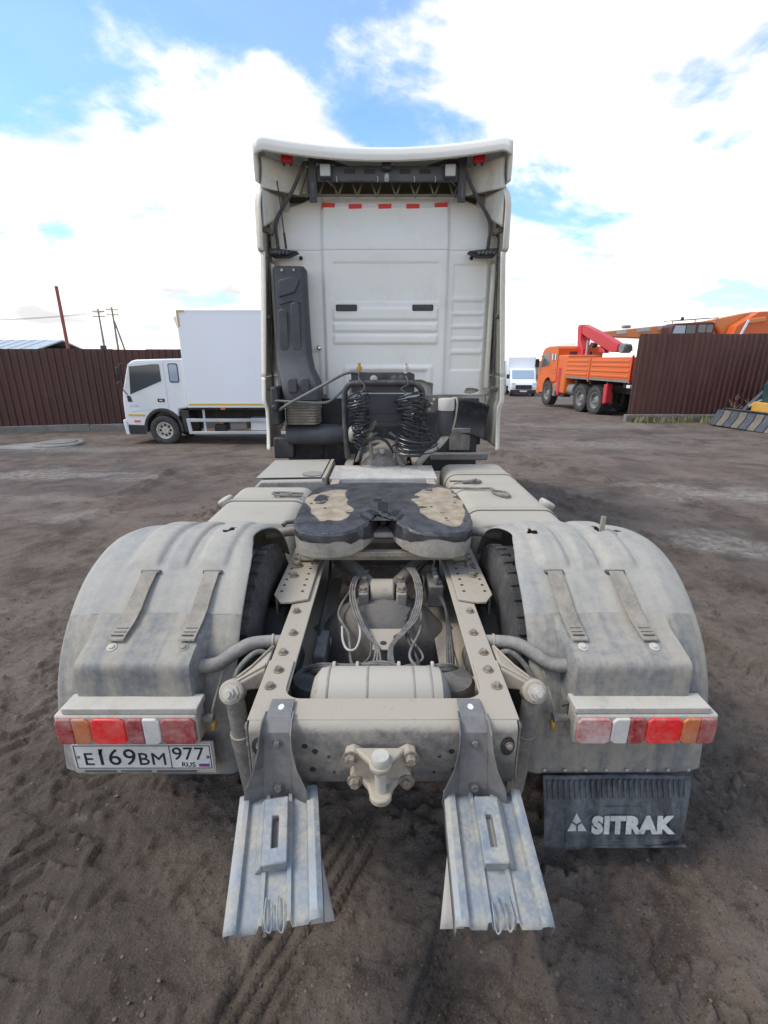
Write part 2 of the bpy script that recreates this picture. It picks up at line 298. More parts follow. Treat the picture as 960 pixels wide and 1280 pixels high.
def build_ground():
    def axis(lo, hi, d, far_lo, far_hi, g):
        core = list(np.arange(lo, hi, d)); x = hi; st = d; up = []
        while x < far_hi: up.append(x); st *= g; x += st
        up.append(far_hi); dn = []; x = lo-d; st = d
        while x > far_lo: dn.append(x); st *= g; x -= st
        dn.append(far_lo); return np.array(dn[::-1]+core+up)
    xs = axis(-2.2, 2.4, .0125, -900, 900, 1.032); ys = axis(.35, 3.4, .0125, -60, 1500, 1.026)
    X, Y = np.meshgrid(xs, ys); Z = ground_height(X, Y); nx, ny = len(xs), len(ys)
    co = np.stack([X, Y, Z], -1).reshape(-1, 3); idx = np.arange(nx*ny).reshape(ny, nx)
    fc = np.stack([idx[:-1,:-1], idx[:-1,1:], idx[1:,1:], idx[1:,:-1]], -1).reshape(-1, 4)
    me = bpy.data.meshes.new('ground'); me.vertices.add(len(co)); me.vertices.foreach_set('co', co.ravel()); me.loops.add(fc.size); me.loops.foreach_set('vertex_index', fc.ravel())
    me.polygons.add(len(fc)); me.polygons.foreach_set('loop_start', np.arange(0, fc.size, 4)); me.update(); me.validate(); me.shade_smooth()
    # dried pale silt lying in shallow places
    pale = np.zeros_like(X)
    for px, py, rx, ry, k in ((3.85,4.85,.55,.45,1.),(4.6,4.4,.6,.3,.9),(5.6,7.0,1.3,.55,1.),(4.6,7.7,.7,.3,.7),(-6.3,8.6,1.9,.45,.9),(-4.6,8.2,.7,.2,.6),(-1.30,1.56,.09,.035,.55),(-4.1,5.9,.9,.25,.6),(-5.3,6.9,1.,.25,.5),(5.5,12.5,2.6,.8,.6),(7.5,17,3,1.2,.5),(-7.5,11.6,2.2,.5,.6),(2.4,3.4,.4,.25,.35)):
        d = np.hypot((X-px)/rx, (Y-py)/ry)+1.5*(fbm(X*2.2, Y*4.5, 4, 131)-.5)+.5*(fbm(X*11, Y*16, 3, 137)-.5); pale = np.maximum(pale, k*(1-sst(.45, 1.15, d)))
    at = me.attributes.new('silt', 'FLOAT', 'POINT'); at.data.foreach_set('value', pale.ravel())
    wet = sst(.5, .72, fbm(X*.55+1.7, Y*.8, 4, 151))*(1-.5*sst(10, 25, Y)); at = me.attributes.new('damp', 'FLOAT', 'POINT'); at.data.foreach_set('value', wet.ravel())
    m = bpy.data.materials.new('mud'); m.use_nodes = True; nt = m.node_tree; N = nt.nodes; L = nt.links; b = N['Principled BSDF']
    g = N.new('ShaderNodeNewGeometry')
    def nz(sc, det, ro, dist=0, vec=None):
        n = N.new('ShaderNodeTexNoise'); n.inputs['Scale'].default_value = sc; n.inputs['Detail'].default_value = det; n.inputs['Roughness'].default_value = ro; n.inputs['Distortion'].default_value = dist
        L.new(vec or g.outputs['Position'], n.inputs['Vector']); return n.outputs['Fac']
    def ramp(f, a, bb, c0, c1):
        r = N.new('ShaderNodeMapRange'); r.interpolation_type = 'SMOOTHSTEP'; L.new(f, r.inputs[0]); r.inputs[1].default_value = a; r.inputs[2].default_value = bb; r.inputs[3].default_value = c0; r.inputs[4].default_value = c1; return r.outputs[0]
    def mix(f, a, c):
        x = N.new('ShaderNodeMix'); x.data_type = 'RGBA'
        L.new(f, x.inputs[0]) if not isinstance(f, float) else setattr(x.inputs[0], 'default_value', f)
        for i, q in ((6, a), (7, c)):
            if isinstance(q, tuple): x.inputs[i].default_value = (*q, 1)
            else: L.new(q, x.inputs[i])
        return x.outputs[2]
    mp = N.new('ShaderNodeMapping'); mp.inputs['Scale'].default_value = (.9, 1.15, 1); mp.inputs['Rotation'].default_value = (0, 0, R(-12)); L.new(g.outputs['Position'], mp.inputs[0])
    c = mix(ramp(nz(2.3, 9, .66, .4), .36, .64, 0, 1), (.075, .056, .043), (.168, .131, .104))
    c = mix(ramp(nz(.8, 7, .6, .5, mp.outputs[0]), .42, .66, 0, .75), c, (.186, .150, .122))
    c = mix(ramp(nz(.5, 5, .6, .3), .50, .70, 0, .55), c, (.125, .080, .054))
    c = mix(ramp(nz(38, 6, .7), .55, .74, 0, .55), c, (.21, .175, .145))
    c = mix(ramp(nz(5.5, 9, .72, .3), .56, .66, 0, .7), c, (.050, .037, .028)); c = mix(ramp(nz(21, 6, .7), .57, .70, 0, .85), c, (.036, .030, .025))
    c = mix(ramp(nz(150, 5, .75), .54, .66, 0, .75), c, (.27, .22, .175)); c = mix(ramp(nz(95, 5, .75), .56, .66, 0, .85), c, (.026, .019, .015))
    at1 = N.new('ShaderNodeAttribute'); at1.attribute_name = 'silt'; at2 = N.new('ShaderNodeAttribute'); at2.attribute_name = 'damp'
    dm = N.new('ShaderNodeMath'); dm.operation = 'MULTIPLY'; dm.inputs[1].default_value = .45; L.new(at2.outputs['Fac'], dm.inputs[0])
    c = mix(dm.outputs[0], c, (.055, .041, .031))
    st = N.new('ShaderNodeMath'); st.operation = 'MULTIPLY'; L.new(at1.outputs['Fac'], st.inputs[0]); L.new(ramp(nz(9, 8, .7), .36, .66, .10, .85), st.inputs[1])
    c = mix(st.outputs[0], c, (.32, .29, .25)); L.new(c, b.inputs['Base Color'])
    rr = N.new('ShaderNodeMapRange'); L.new(at2.outputs['Fac'], rr.inputs[0]); rr.inputs[3].default_value = .92; rr.inputs[4].default_value = .72; L.new(rr.outputs[0], b.inputs['Roughness']); b.inputs['Specular IOR Level'].default_value = .3
    h1 = nz(60, 8, .75); h2 = nz(7, 8, .7, .3); h3 = nz(1.6, 6, .65)
    ad = N.new('ShaderNodeMath'); ad.operation = 'MULTIPLY_ADD'; L.new(h2, ad.inputs[0]); ad.inputs[1].default_value = 2.2; L.new(h1, ad.inputs[2])
    ae = N.new('ShaderNodeMath'); ae.operation = 'MULTIPLY_ADD'; L.new(h3, ae.inputs[0]); ae.inputs[1].default_value = 1.5; L.new(ad.outputs[0], ae.inputs[2])
    bp = N.new('ShaderNodeBump'); bp.inputs['Strength'].default_value = 1.0; bp.inputs['Distance'].default_value = .014; L.new(ae.outputs[0], bp.inputs['Height']); L.new(bp.outputs[0], b.inputs['Normal'])
    me.materials.append(m); o = bpy.data.objects.new('ground', me); C.objects.link(o); o['kind'] = 'structure'
    # loose stones and crumbs of earth
    ico = bmesh.new(); bmesh.ops.create_icosphere(ico, subdivisions=1, radius=1); iv = np.array([v.co[:] for v in ico.verts]); jf = [tuple(v.index for v in f.verts) for f in ico.faces]; ico.free()
    n = 4200; r = rng.random((n, 6)); yy = .7+9*r[:,0]**2.2; xx = (r[:,1]-.5)*(1.5+1.9*yy)*1.2; rad = (.0022+.0068*r[:,2]**7)*(1+yy*.10)
    zz = ground_height(xx, yy); V = []; Fc = []
    for i in range(n):
        a = iv*(.75+.5*rng.random((12,1)))*rad[i]*np.array((1, .8+.4*r[i,3], .55)); ca, sa = math.cos(r[i,4]*6.3), math.sin(r[i,4]*6.3)
        a = np.stack([a[:,0]*ca-a[:,1]*sa, a[:,0]*sa+a[:,1]*ca, a[:,2]], 1)+np.array((xx[i], yy[i], zz[i]+rad[i]*.25)); k = len(V); V += a.tolist(); Fc += [tuple(q+k for q in f) for f in jf]
    b = MB(); b.v = V; b.f = Fc; s = b.build('loose_stones', 'stone', kind='stuff', fix=False, angle=50); tag(s, 'small loose stones and crumbs scattered over the mud yard', 'stones')
build_ground()

# ------------------------------------------------------------------ tractor unit (world coordinates; x right, y forward, z up)
T = thing('tractor_truck', 'cream white tractor truck seen from behind with dusty bare chassis and open fifth wheel', 'truck', (0, 2.08, 0), world=True)
def hexbolt(r, h):
    return MB().lathe([(r*1.45, 0), (r*1.45, h*.22)], (0,0,0), 'z', 14).lathe([(r, h*.22), (r, h*.85), (r*.82, h)], (0,0,0), 'z', 6)
BOLT = {}
def bolt(parent, p, d=(0,0,1), size=.013, mat='bolt_metal'):
    k = (round(size, 4), mat)
    if k not in BOLT:
        b = hexbolt(size, size*1.25); me = bpy.data.meshes.new('bolt'); me.from_pydata(b.v, [], b.f); me.materials.append(M[mat]); BOLT[k] = me
    return inst('bolt', BOLT[k], parent, p, Vector(d).to_track_quat('Z', 'Y').to_euler())
# --- chassis
RT, RB = .870, .610
for s in (-1, 1):
    t = .009
    prof = [(.405,RB),(.405,RT),(.312,RT),(.312,RT-t),(.405-t,RT-t),(.405-t,RB+t),(.325,RB+t),(.325,RB)]
    rail = MB().prism([(s*x, z) for x, z in prof], 'y', 1.20, 6.9).build('side_rail', 'frame', T, bevel=.003)
    for (y, x) in ((1.30,.372),(1.385,.362),(1.50,.37),(1.63,.356),(1.80,.372)): bolt(rail, (s*x, y, RT+(.0085 if y < 1.44 else .0005)), size=.0125)
    for i in range(7):                                     # bolts sticking out of the web beside the crossmember
        bolt(rail, (s*.406, 1.175+.028*(i%2)+.02*(i>3), .835-.031*i), (s,0,0), .0125)
    for y in (1.47, 1.56, 1.68, 1.78): bolt(rail, (s*.406, y, .80), (s,0,0), .0115)
    MB().prism([(s*.324,.622),(s*.245,.628),(s*.245,.636),(s*.324,.630)], 'y', 1.26, 2.62).build('inner_liner', 'frame', rail, bevel=.002)
    # bolted plate that carries the fifth wheel
    pl = [(.335,1.89),(.415,1.86),(.455,1.86),(.497,1.93),(.497,2.86),(.335,2.86)]
    pb = MB().prism([(s*x, y) for x, y in pl], 'z', RT+.003, RT+.015).build('mounting_plate', 'frame', T, bevel=.003)
    h = MB()
    for y in np.arange(1.96, 2.8, .062):
        for x in (.372, .468): h.lathe([(.0075, 0), (.0075, .0025)], (s*x, y, RT+.0142), 'z', 10)
    h.build('bolt_hole_row', 'black_plastic', pb, kind='stuff')
    for y in (2.12, 2.30): bolt(pb, (s*.44, y, RT+.015), size=.016)
    MB().box(s*.497, s*.488, 1.95, 2.84, RT-.10, RT+.002).build('plate_flange', 'frame_side', pb, bevel=.002)
# rear crossmember: rounded top edge, arms lying on the rails
top = [(-.407,1.152),(.407,1.152),(.407,1.445),(.318,1.445),(.318,1.30)]+[(.318-.055+.055*math.cos(R(a)), 1.30-.055*math.sin(R(a))) for a in range(15, 91, 15)]
top = top+[(-x, y) for x, y in top[::-1][:-2]]
xm = MB().prism(top, 'z', RT+.0015, RT+.0085).build('rear_crossmember', 'frame', T, bevel=.002)
face = [(1.235,.868),(1.165,.8785)]+[(1.165-.034*math.sin(R(a)), .8445+.034*math.cos(R(a))) for a in range(15, 91, 15)]+[(1.131,.668),(1.140,.652),(1.20,.648),(1.20,.656),(1.146,.662),(1.139,.672),(1.139,.842),(1.165,.868)]
MB().prism(face, 'x', -.400, .400).build('crossmember_face', 'crossmember', xm, bevel=.002)
h = MB()
for x in (-.235,-.205,.205,.235): h.lathe([(.009,0),(.009,.002)], (x, 1.1312, .80 if abs(x) > .22 else .78), (0,-1,0), 12)
for x in (-.215, .215): h.lathe([(.009,0),(.009,.002)], (x, 1.1312, .712), (0,-1,0), 12)
for x in (-.15,-.165,.155,.17): h.lathe([(.005,0),(.005,.002)], (x, 1.1312, .70+.06*(abs(x)>.16)), (0,-1,0), 8)
h.build('drilled_hole_row', 'black_plastic', xm, kind='stuff')
for s in (-1, 1):                                          # oval access holes in the rounded corners
    n = 24; ring = MB(); c = Vector((s*.372, 1.139, .800))
    path = [c+Vector((math.cos(2*math.pi*k/n)*.021, -.004, math.sin(2*math.pi*k/n)*.034)) for k in range(n+1)]
    hole = MB().prism([(c.x+math.cos(2*math.pi*k/n)*.021, c.z+math.sin(2*math.pi*k/n)*.034) for k in range(n)], 'y', 1.128, 1.1375).build('access_hole', 'black_plastic', xm)
    MB().tube(path, .0042, 6, False).build('hole_rim', 'frame', hole)
    bolt(hole, (c.x+.004, 1.127, c.z+.004), (0,-1,0), .009)
    MB().prism([(s*.405,.66),(s*.411,.66),(s*.411,.86),(s*.405,.875)], 'y', 1.140, 1.42).build('corner_gusset', 'frame_side', xm, bevel=.002)
# inner crossmembers further forward
MB().box(-.31,.31,2.66,2.74,.70,.845).build('inner_crossmember', 'frame_side', T, bevel=.01)
MB().box(-.31,.31,3.55,3.63,.66,.84).build('inner_crossmember', 'frame_side', T, bevel=.01)
# --- tow hitch
hit = MB()
plate = [(-.085,.800),(-.045,.775),(0,.745),(.045,.775),(.085,.800),(.112,.790),(.118,.765),(.10,.742),(.082,.735),(.10,.705),(.098,.678),(.075,.665),(.05,.685),(-.05,.685),(-.075,.665),(-.098,.678),(-.10,.705),(-.082,.735),(-.10,.742),(-.118,.765),(-.112,.790)]
H0 = MB().prism([((x*.92)-.008, z+.014) for x, z in plate], 'y', 1.100, 1.1305).build('tow_hitch', 'frame', T, bevel=.006, seg=3)
def jaw(z0, z1, reach, w):
    pr = [(-w,1.115),(-w*.55,1.075),(-.032,1.115-reach)]+[(-.034*math.cos(R(a)), 1.115-reach-.034*math.sin(R(a))) for a in range(20, 180, 20)]+[(.032,1.115-reach),(w*.55,1.075),(w,1.115)]
    return MB().prism([(x-.008, y) for x, y in pr], 'z', z0, z1)
jaw(.790, .812, .052, .080).build('upper_jaw', 'frame', H0, bevel=.007, seg=3)
jaw(.686, .710, .062, .070).build('lower_jaw', 'frame', H0, bevel=.007, seg=3)
MB().lathe([(.017,.68),(.017,.812),(.027,.812),(.027,.830),(.024,.836)], (-.008, 1.060, 0), 'z', 20).build('hitch_pin', 'lamp_house', H0)
for x, z in ((-.097,.787),(.081,.787),(-.085,.700),(.070,.700)): bolt(H0, (x, 1.100, z), (0,-1,0), .0165)
# --- guide brackets over the crossmember (bent dark steel), each also carries a wheel chock
for s, cx in ((-1,-.312),(1,.266)):
    g = MB()
    secs = []                                              # down the centre line: (y, z, half width, wing half width)
    path = [(1.225,.884,.036),(1.175,.8885,.036),(1.145,.885,.037),(1.117,.862,.038),(1.105,.82,.039),(1.092,.76,.041),(1.080,.70,.043),(1.075,.655,.044)]
    for y, z, w in path: secs.append([(cx-w, y, z), (cx+w, y, z), (cx+w, y+.006, z+.004), (cx-w, y+.006, z+.004)])
    br = g.loft(secs).build('guide_bracket', 'bracket_steel', T, bevel=.0012, angle=14)
    for e in (-1, 1):                                      # side wings, flaring at the lower half
        wing = []
        for (y, z, w), fl, hgt in zip(path[1:], (0,.001,.002,.004,.016,.040,.046), (.006,.024,.034,.036,.036,.034,.030)):
            a = Vector((cx+e*w, y, z)); b = Vector((cx+e*(w+fl+.003), y-hgt*.75, z+hgt*.35)); wing.append([a, b, b+Vector((e*.004,0,.002)), a+Vector((e*.004,0,.002))])
        MB().loft(wing).build('bracket_wing', 'bracket_steel', br, bevel=.0008, angle=12)
    MB().prism([(cx+.009*math.cos(k*.524), 1.190+.013*math.sin(k*.524)) for k in range(12)], 'z', .8885, .8925).build('slot', 'plate_white', br)
    bolt(br, (cx+.002, 1.108, .832), (0,-1,.3), .010, 'dark_steel'); bolt(br, (cx+.003, 1.080, .70), (0,-1,.2), .012, 'dark_steel')
# --- air tank between the rails
prof = [(0.0,-.262),(.05,-.258),(.10,-.245),(.128,-.222),(.134,-.19),(.134,.17),(.128,.202),(.10,.225),(.05,.238),(.0,.242)]
at = MB().lathe([(max(r,.001), h) for r, h in prof], (0, 1.395, .725), 'x', 40).build('air_tank', 'air_tank', T)
for x in (-.19,-.055,.105,.165): MB().lathe([(.1352,-.004),(.1362,-.002),(.1362,.002),(.1352,.004)], (x, 1.395, .725), 'x', 40).build('tank_band', 'frame_side', at)
MB().lathe([(.02,0),(.085,.01),(.098,.03),(.098,.16),(.085,.18),(.02,.19)], (.255, 1.53, .56), 'z', 28).build('air_spring', 'dark_steel', T)
MB().lathe([(.02,0),(.085,.01),(.098,.03),(.098,.16),(.085,.18),(.02,.19)], (-.265, 1.56, .54), 'z', 28).build('air_spring', 'dark_steel', T)
# --- axle and v-shaped stay
ax = MB()
sec = []
for x, r, zz in ((-.60,.085,.51),(-.42,.095,.51),(-.30,.12,.51),(-.21,.19,.53),(-.10,.235,.545),(0,.245,.55),(.10,.235,.545),(.21,.19,.53),(.30,.12,.51),(.42,.095,.51),(.60,.085,.51)):
    sec.append([(x, 2.08+r*1.05*math.cos(a), zz+r*math.sin(a)) for a in [2*math.pi*k/28 for k in range(28)]])
axo = ax.loft(sec).build('rear_axle', 'axle', T)
MB().box(-.115,.115,1.93,2.30,.70,.735).build('stay_seat', 'frame_side', axo, bevel=.006)
MB().prism([(-.10,1.86),(.10,1.86),(.045,1.80),(.045,1.70),(-.045,1.70),(-.045,1.80)], 'z', .742, .750).build('cable_plate', 'frame', axo, bevel=.002)
MB().lathe([(.014,0),(.014,.002)], (0,1.745,.7505), 'z', 16).build('plate_hole', 'black_plastic', axo)
vs = MB().lathe([(.055,-.058),(.064,-.05),(.064,.05),(.055,.058)], (-.004, 2.12, .80), 'x', 30).build('stay_joint', 'frame', T)
for s in (-1, 1):
    blk = MB().box(s*.067-.004, s*.118-.004, 2.03, 2.21, .737, .835).build('joint_block', 'frame_side', vs, bevel=.008)
    for y in (2.065, 2.175): bolt(blk, (s*.093-.004, y, .835), size=.019)
    MB().tube([(s*.045, 2.15, .80), (s*.19, 2.42, .815), (s*.345, 2.72, .83)], [.036,.038,.04], 14).build('stay_arm', 'frame_side', vs)
    MB().tube([(s*.36, 2.55, .50), (s*.37, 2.0, .42), (s*.37, 1.45, .52)], .05, 8).build('axle_beam', 'axle', T)
# --- hoses and cables between the rails
def hose(pts, r, mat='hose', parent=T, name='hose', n=8, sub=6): return MB().tube(smooth_path(pts, sub), r, n).build(name, mat, parent)
for k in range(3):
    dx = .011*k
    hose([(-.10+dx,2.24,.86),(-.15+dx,2.12,.865),(-.155+dx,1.98,.845),(-.12+dx,1.86,.80),(-.065+dx*.6,1.76,.772),(-.032+dx*.5,1.69,.765),(-.045+dx*1.6,1.60,.745),(-.07+dx*2.2,1.545,.755)], .0042)
for k in range(4):
    dx = .012*k
    hose([(.125+dx,2.26,.865),(.150+dx*.8,2.13,.87),(.158+dx*.7,1.99,.85),(.125+dx*.8,1.87,.80),(.065+dx*.6,1.77,.776),(.026+dx*.4,1.69,.768),(.022+dx*.6,1.60,.75),(.03+dx,1.545,.757)], .0045)
hose([(-.155,1.98,.83),(-.115,1.87,.79),(-.100,1.78,.77),(-.115,1.70,.755),(-.150,1.70,.75),(-.175,1.77,.75),(-.185,1.86,.76)], .0052, 'lamp_house')
for k in range(4):
    hose([(-.31,1.60-.004*k,.70+.01*k),(-.25,1.555+.007*k,.745+.007*k),(-.12,1.553+.009*k,.765-.006*(k%2)),(0,1.545+.006*k,.764+.007*k),(.12,1.552-.004*k+.01*(k%2),.76),(.25,1.556+.005*k,.752+.006*k),(.33,1.60,.70)], .0068, 'hose' if k%2 else 'dark_steel')
rc = random.Random(12)
for k in range(5):
    sx = -1 if k%2 else 1; x0 = sx*rc.uniform(.10,.28); pts = [(x0, 2.45, rc.uniform(.74,.86)), (sx*rc.uniform(.14,.24), 2.2, rc.uniform(.76,.85)), (sx*rc.uniform(.12,.26), 2.0, rc.uniform(.72,.80)), (sx*rc.uniform(.05,.22), 1.82, rc.uniform(.72,.77)), (sx*rc.uniform(.0,.2), 1.66, rc.uniform(.70,.76)), (sx*rc.uniform(.0,.25), 1.56, .75)]
    hose(pts, rc.choice((.0035,.005,.006)), rc.choice(('hose','hose','hose_dark')), T, 'cable')
for x in (-.19, -.10, .06, .19): MB().lathe([(.022,-.006),(.024,0),(.022,.006)], (x, 1.557, .766), 'x', 12).build('cable_tie', 'lamp_house', T)
for k in range(3): hose([(.305,2.45,.86),(.285-.012*k,2.2,.80),(.30,2.0,.76),(.295-.01*k,1.72,.70),(.27,1.60-.02*k,.60)], .008, 'hose_dark')
MB().box(.225,.300,2.10,2.26,.72,.84).build('valve_block', 'dark_steel', T, bevel=.01)
for y in (2.12,2.17,2.22): MB().lathe([(.013,0),(.013,.045),(.008,.05)], (.262, y, .838), 'z', 10).build('valve_fitting', 'hose', T)
MB().box(-.300,-.245,1.70,1.90,.60,.72).build('valve_block', 'dark_steel', T, bevel=.01)
hose([(-.30,2.5,.83),(-.28,2.2,.78),(-.29,1.9,.72),(-.28,1.75,.70)], .009, 'hose_dark')
# --- shock absorbers with cast brackets outside the rails
for s in (-1, 1):
    sh = MB().loft([[(s*x, y0, z1), (s*x, y1, z1), (s*x, y1, z0), (s*x, y0, z0)] for x, y0, y1, z0, z1 in ((.413,1.40,1.56,.775,.872),(.425,1.40,1.55,.79,.868),(.47,1.378,1.46,.80,.852),(.515,1.362,1.41,.795,.835))]).build('shock_bracket', 'frame', T, bevel=.008, seg=3)
    for k in (0, 1): MB().loft([[(s*x, yc-.007, zt), (s*x, yc+.007, zt), (s*x, yc+.007, zt-.02), (s*x, yc-.007, zt-.02)] for x, yc, zt in ((.414,1.42+.11*k,.884),(.47,1.395+.045*k,.862),(.515,1.375+.02*k,.845))]).build('bracket_rib', 'frame', sh, bevel=.004)
    ea = Vector((s*.05,-1,.55)).normalized()
    MB().lathe([(.028,-.012),(.040,-.006),(.043,.0),(.043,.038),(.038,.044),(.028,.046)], (s*.520, 1.385, .796), ea, 26).build('shock_eye', 'frame', sh)
    MB().lathe([(.030,.046),(.030,.051),(.019,.052),(.019,.066),(.011,.068),(.011,.080)], (s*.520, 1.385, .796), ea, 8).build('eye_nut', 'lamp_house', sh)
    MB().tube([(s*.520,1.372,.80),(s*.515,1.385,.60)], .032, 16).build('shock_tube', 'frame_side', sh)
    MB().tube([(s*.515,1.385,.62),(s*.505,1.43,.30)], .040, 16).build('shock_body', 'frame_side', sh)
    MB().box(s*.405, s*.425, 1.20, 1.31, .46, .66).build('hanger_plate', 'frame_side', T, bevel=.004)
# --- fifth wheel: kidney-shaped casting with a throat, greasy top
def fw_outline():
    pts = []
    pts += [(.026,2.50),(.026,2.44),(.042,2.35),(.072,2.25),(.104,2.185)]
    pts += [(.265+.150*math.cos(R(a)), 2.20+.085*math.sin(R(a))) for a in range(195, 285, 15)]
    pts += [(.345,2.118),(.395,2.135),(.428,2.18),(.446,2.26),(.450,2.40),(.448,2.56),(.436,2.70),(.410,2.81),(.360,2.885),(.28,2.925),(.16,2.94)]
    pts = [(-x, y) for x, y in pts[::-1]]+[(-.018,2.52),(0,2.527),(.018,2.52)]+pts
    return pts
FW = fw_outline()
def fw_z(y): return 1.138+.03*(y-2.5) if y > 2.20 else 1.129-(2.20-y)*.22
def fw_build():
    b = bmesh.new()
    vs = [b.verts.new((x, y, 0)) for x, y in FW]; b.faces.new(vs); bmesh.ops.triangulate(b, faces=b.faces[:])
    for ax_, lo, hi, d in ((0,-.45,.45,.012), (1,2.05,2.95,.012)):
        for v in np.arange(lo, hi, d):
            no = [0,0,0]; no[ax_] = 1; co = [0,0,0]; co[ax_] = v
            bmesh.ops.bisect_plane(b, geom=b.verts[:]+b.edges[:]+b.faces[:], plane_co=co, plane_no=no)
    bmesh.ops.recalc_face_normals(b, faces=b.faces)
    for v in b.verts:
        n = fbm1(v.co.x*14., v.co.y*14., 3, 7)
        v.co.z = fw_z(v.co.y)+(n-.5)*.002
    m = MB(); b.verts.index_update(); m.add([v.co[:] for v in b.verts], [tuple(v.index for v in f.verts) for f in b.faces]); b.free(); return m
# grease material: the slate-grey coat is thick round the throat and rim, worn to sandy metal on the two pads
def grease_mat():
    m = bpy.data.materials.new('greasy_plate'); m.use_nodes = True; N = m.node_tree.nodes; L = m.node_tree.links; b = N['Principled BSDF']
    at = N.new('ShaderNodeAttribute'); at.attribute_name = 'bare'; n = N.new('ShaderNodeTexNoise'); n.inputs['Scale'].default_value = 38; n.inputs['Detail'].default_value = 9; n.inputs['Roughness'].default_value = .7
    g = N.new('ShaderNodeNewGeometry'); L.new(g.outputs['Position'], n.inputs['Vector'])
    ad = N.new('ShaderNodeMath'); ad.operation = 'MULTIPLY_ADD'; L.new(n.outputs['Fac'], ad.inputs[0]); ad.inputs[1].default_value = .5; L.new(at.outputs['Fac'], ad.inputs[2])
    mr = N.new('ShaderNodeMapRange'); L.new(ad.outputs[0], mr.inputs[0]); mr.inputs[1].default_value = .64; mr.inputs[2].default_value = .84
    tan = N.new('ShaderNodeMix'); tan.data_type = 'RGBA'; n2 = N.new('ShaderNodeTexNoise'); n2.inputs['Scale'].default_value = 16; n2.inputs['Detail'].default_value = 7; L.new(g.outputs['Position'], n2.inputs['Vector'])
    mt = N.new('ShaderNodeMapRange'); L.new(n2.outputs['Fac'], mt.inputs[0]); mt.inputs[1].default_value = .36; mt.inputs[2].default_value = .66; L.new(mt.outputs[0], tan.inputs[0])
    tan.inputs[6].default_value = (.26, .20, .13, 1); tan.inputs[7].default_value = (.38, .315, .23, 1)
    gr = N.new('ShaderNodeMix'); gr.data_type = 'RGBA'; L.new(mt.outputs[0], gr.inputs[0]); gr.inputs[6].default_value = (.033, .033, .036, 1); gr.inputs[7].default_value = (.074, .074, .078, 1)
    mx = N.new('ShaderNodeMix'); mx.data_type = 'RGBA'; L.new(mr.outputs[0], mx.inputs[0]); L.new(gr.outputs[2], mx.inputs[6]); L.new(tan.outputs[2], mx.inputs[7]); L.new(mx.outputs[2], b.inputs['Base Color'])
    rr = N.new('ShaderNodeMapRange'); L.new(mr.outputs[0], rr.inputs[0]); rr.inputs[3].default_value = .34; rr.inputs[4].default_value = .75; L.new(rr.outputs[0], b.inputs['Roughness'])
    n3 = N.new('ShaderNodeTexNoise'); n3.inputs['Scale'].default_value = 70; n3.inputs['Detail'].default_value = 5; L.new(g.outputs['Position'], n3.inputs['Vector'])
    hh = N.new('ShaderNodeMath'); hh.operation = 'MULTIPLY_ADD'; L.new(mr.outputs[0], hh.inputs[0]); hh.inputs[1].default_value = -.7; L.new(n3.outputs['Fac'], hh.inputs[2])
    bp = N.new('ShaderNodeBump'); bp.inputs['Strength'].default_value = .55; bp.inputs['Distance'].default_value = .006; L.new(hh.outputs[0], bp.inputs['Height']); L.new(bp.outputs[0], b.inputs['Normal'])
    M['greasy_plate'] = m
grease_mat()
fw = fw_build().build('fifth_wheel', 'greasy_plate', T, angle=30)
co = np.array([v.co[:] for v in fw.data.vertices])+np.array(pos[fw])[None]
ex = np.abs(co[:,0]); nb = fbm(co[:,0]*11+3, co[:,1]*11, 4, 3); nb2 = fbm(co[:,0]*5+8, co[:,1]*5, 3, 15)
pad = (1-sst(.75, 1.1, np.hypot((ex-.305)/.135, (co[:,1]-2.50)/.33)+.8*(nb2-.5)))*sst(.30, .42, nb)
a = fw.data.attributes.new('bare', 'FLOAT', 'POINT'); a.data.foreach_set('value', np.clip(pad, 0, 1))
dmat('fw_black', (.010, .010, .011), .32, bump=.4, bscale=60, var=.1)
dmat('fw_side', (.17, .155, .135), .7, (.42, .385, .325), .62, 10, bump=.3, soft=.28); dmat('fw_grease', (.030, .031, .036), .34, (.13, .125, .12), .32, 16, bump=.5, soft=.2)
n = len(FW)
def fw_ring(off, dz):
    ring = []
    for i, (x, y) in enumerate(FW):
        p0 = Vector(FW[i-1]); p1 = Vector(FW[(i+1)%n]); t = (p1-p0).normalized(); nn = Vector((t.y, -t.x)); ring.append((x+nn.x*off, y+nn.y*off, fw_z(y)+dz*(1. if y < 2.6 else .75)*(1 if not isinstance(dz, tuple) else 1)))
    return ring
def smear(ring, k): return [(x, y, z+k*(fbm1(x*9, y*9+4, 3, 5)-.5)-.075*math.exp(-(x/.12)**2)) for x, y, z in ring]
edge = smear(fw_ring(.0075, -.042), .05)
MB().loft([fw_ring(0, -.001), fw_ring(.0078, -.012), edge], cap=False).build('grease_rim', 'fw_grease', fw)
MB().loft([fw_ring(.0062, -.010), fw_ring(.0062, -.075), fw_ring(.002, -.125), fw_ring(-.016, -.142)], cap=False).build('skirt', 'fw_side', fw)
MB().box(-.12,.12,2.30,2.56,1.015,1.045).build('throat_floor', 'fw_side', fw, bevel=.01)
MB().prism([(-.030,2.47),(-.036,2.39),(-.020,2.36),(.020,2.36),(.036,2.39),(.030,2.47),(.034,2.52),(.020,2.555),(-.020,2.555),(-.034,2.52)], 'z', 1.06, fw_z(2.46)+.004).build('lock_jaw', 'fw_black', fw, bevel=.008)
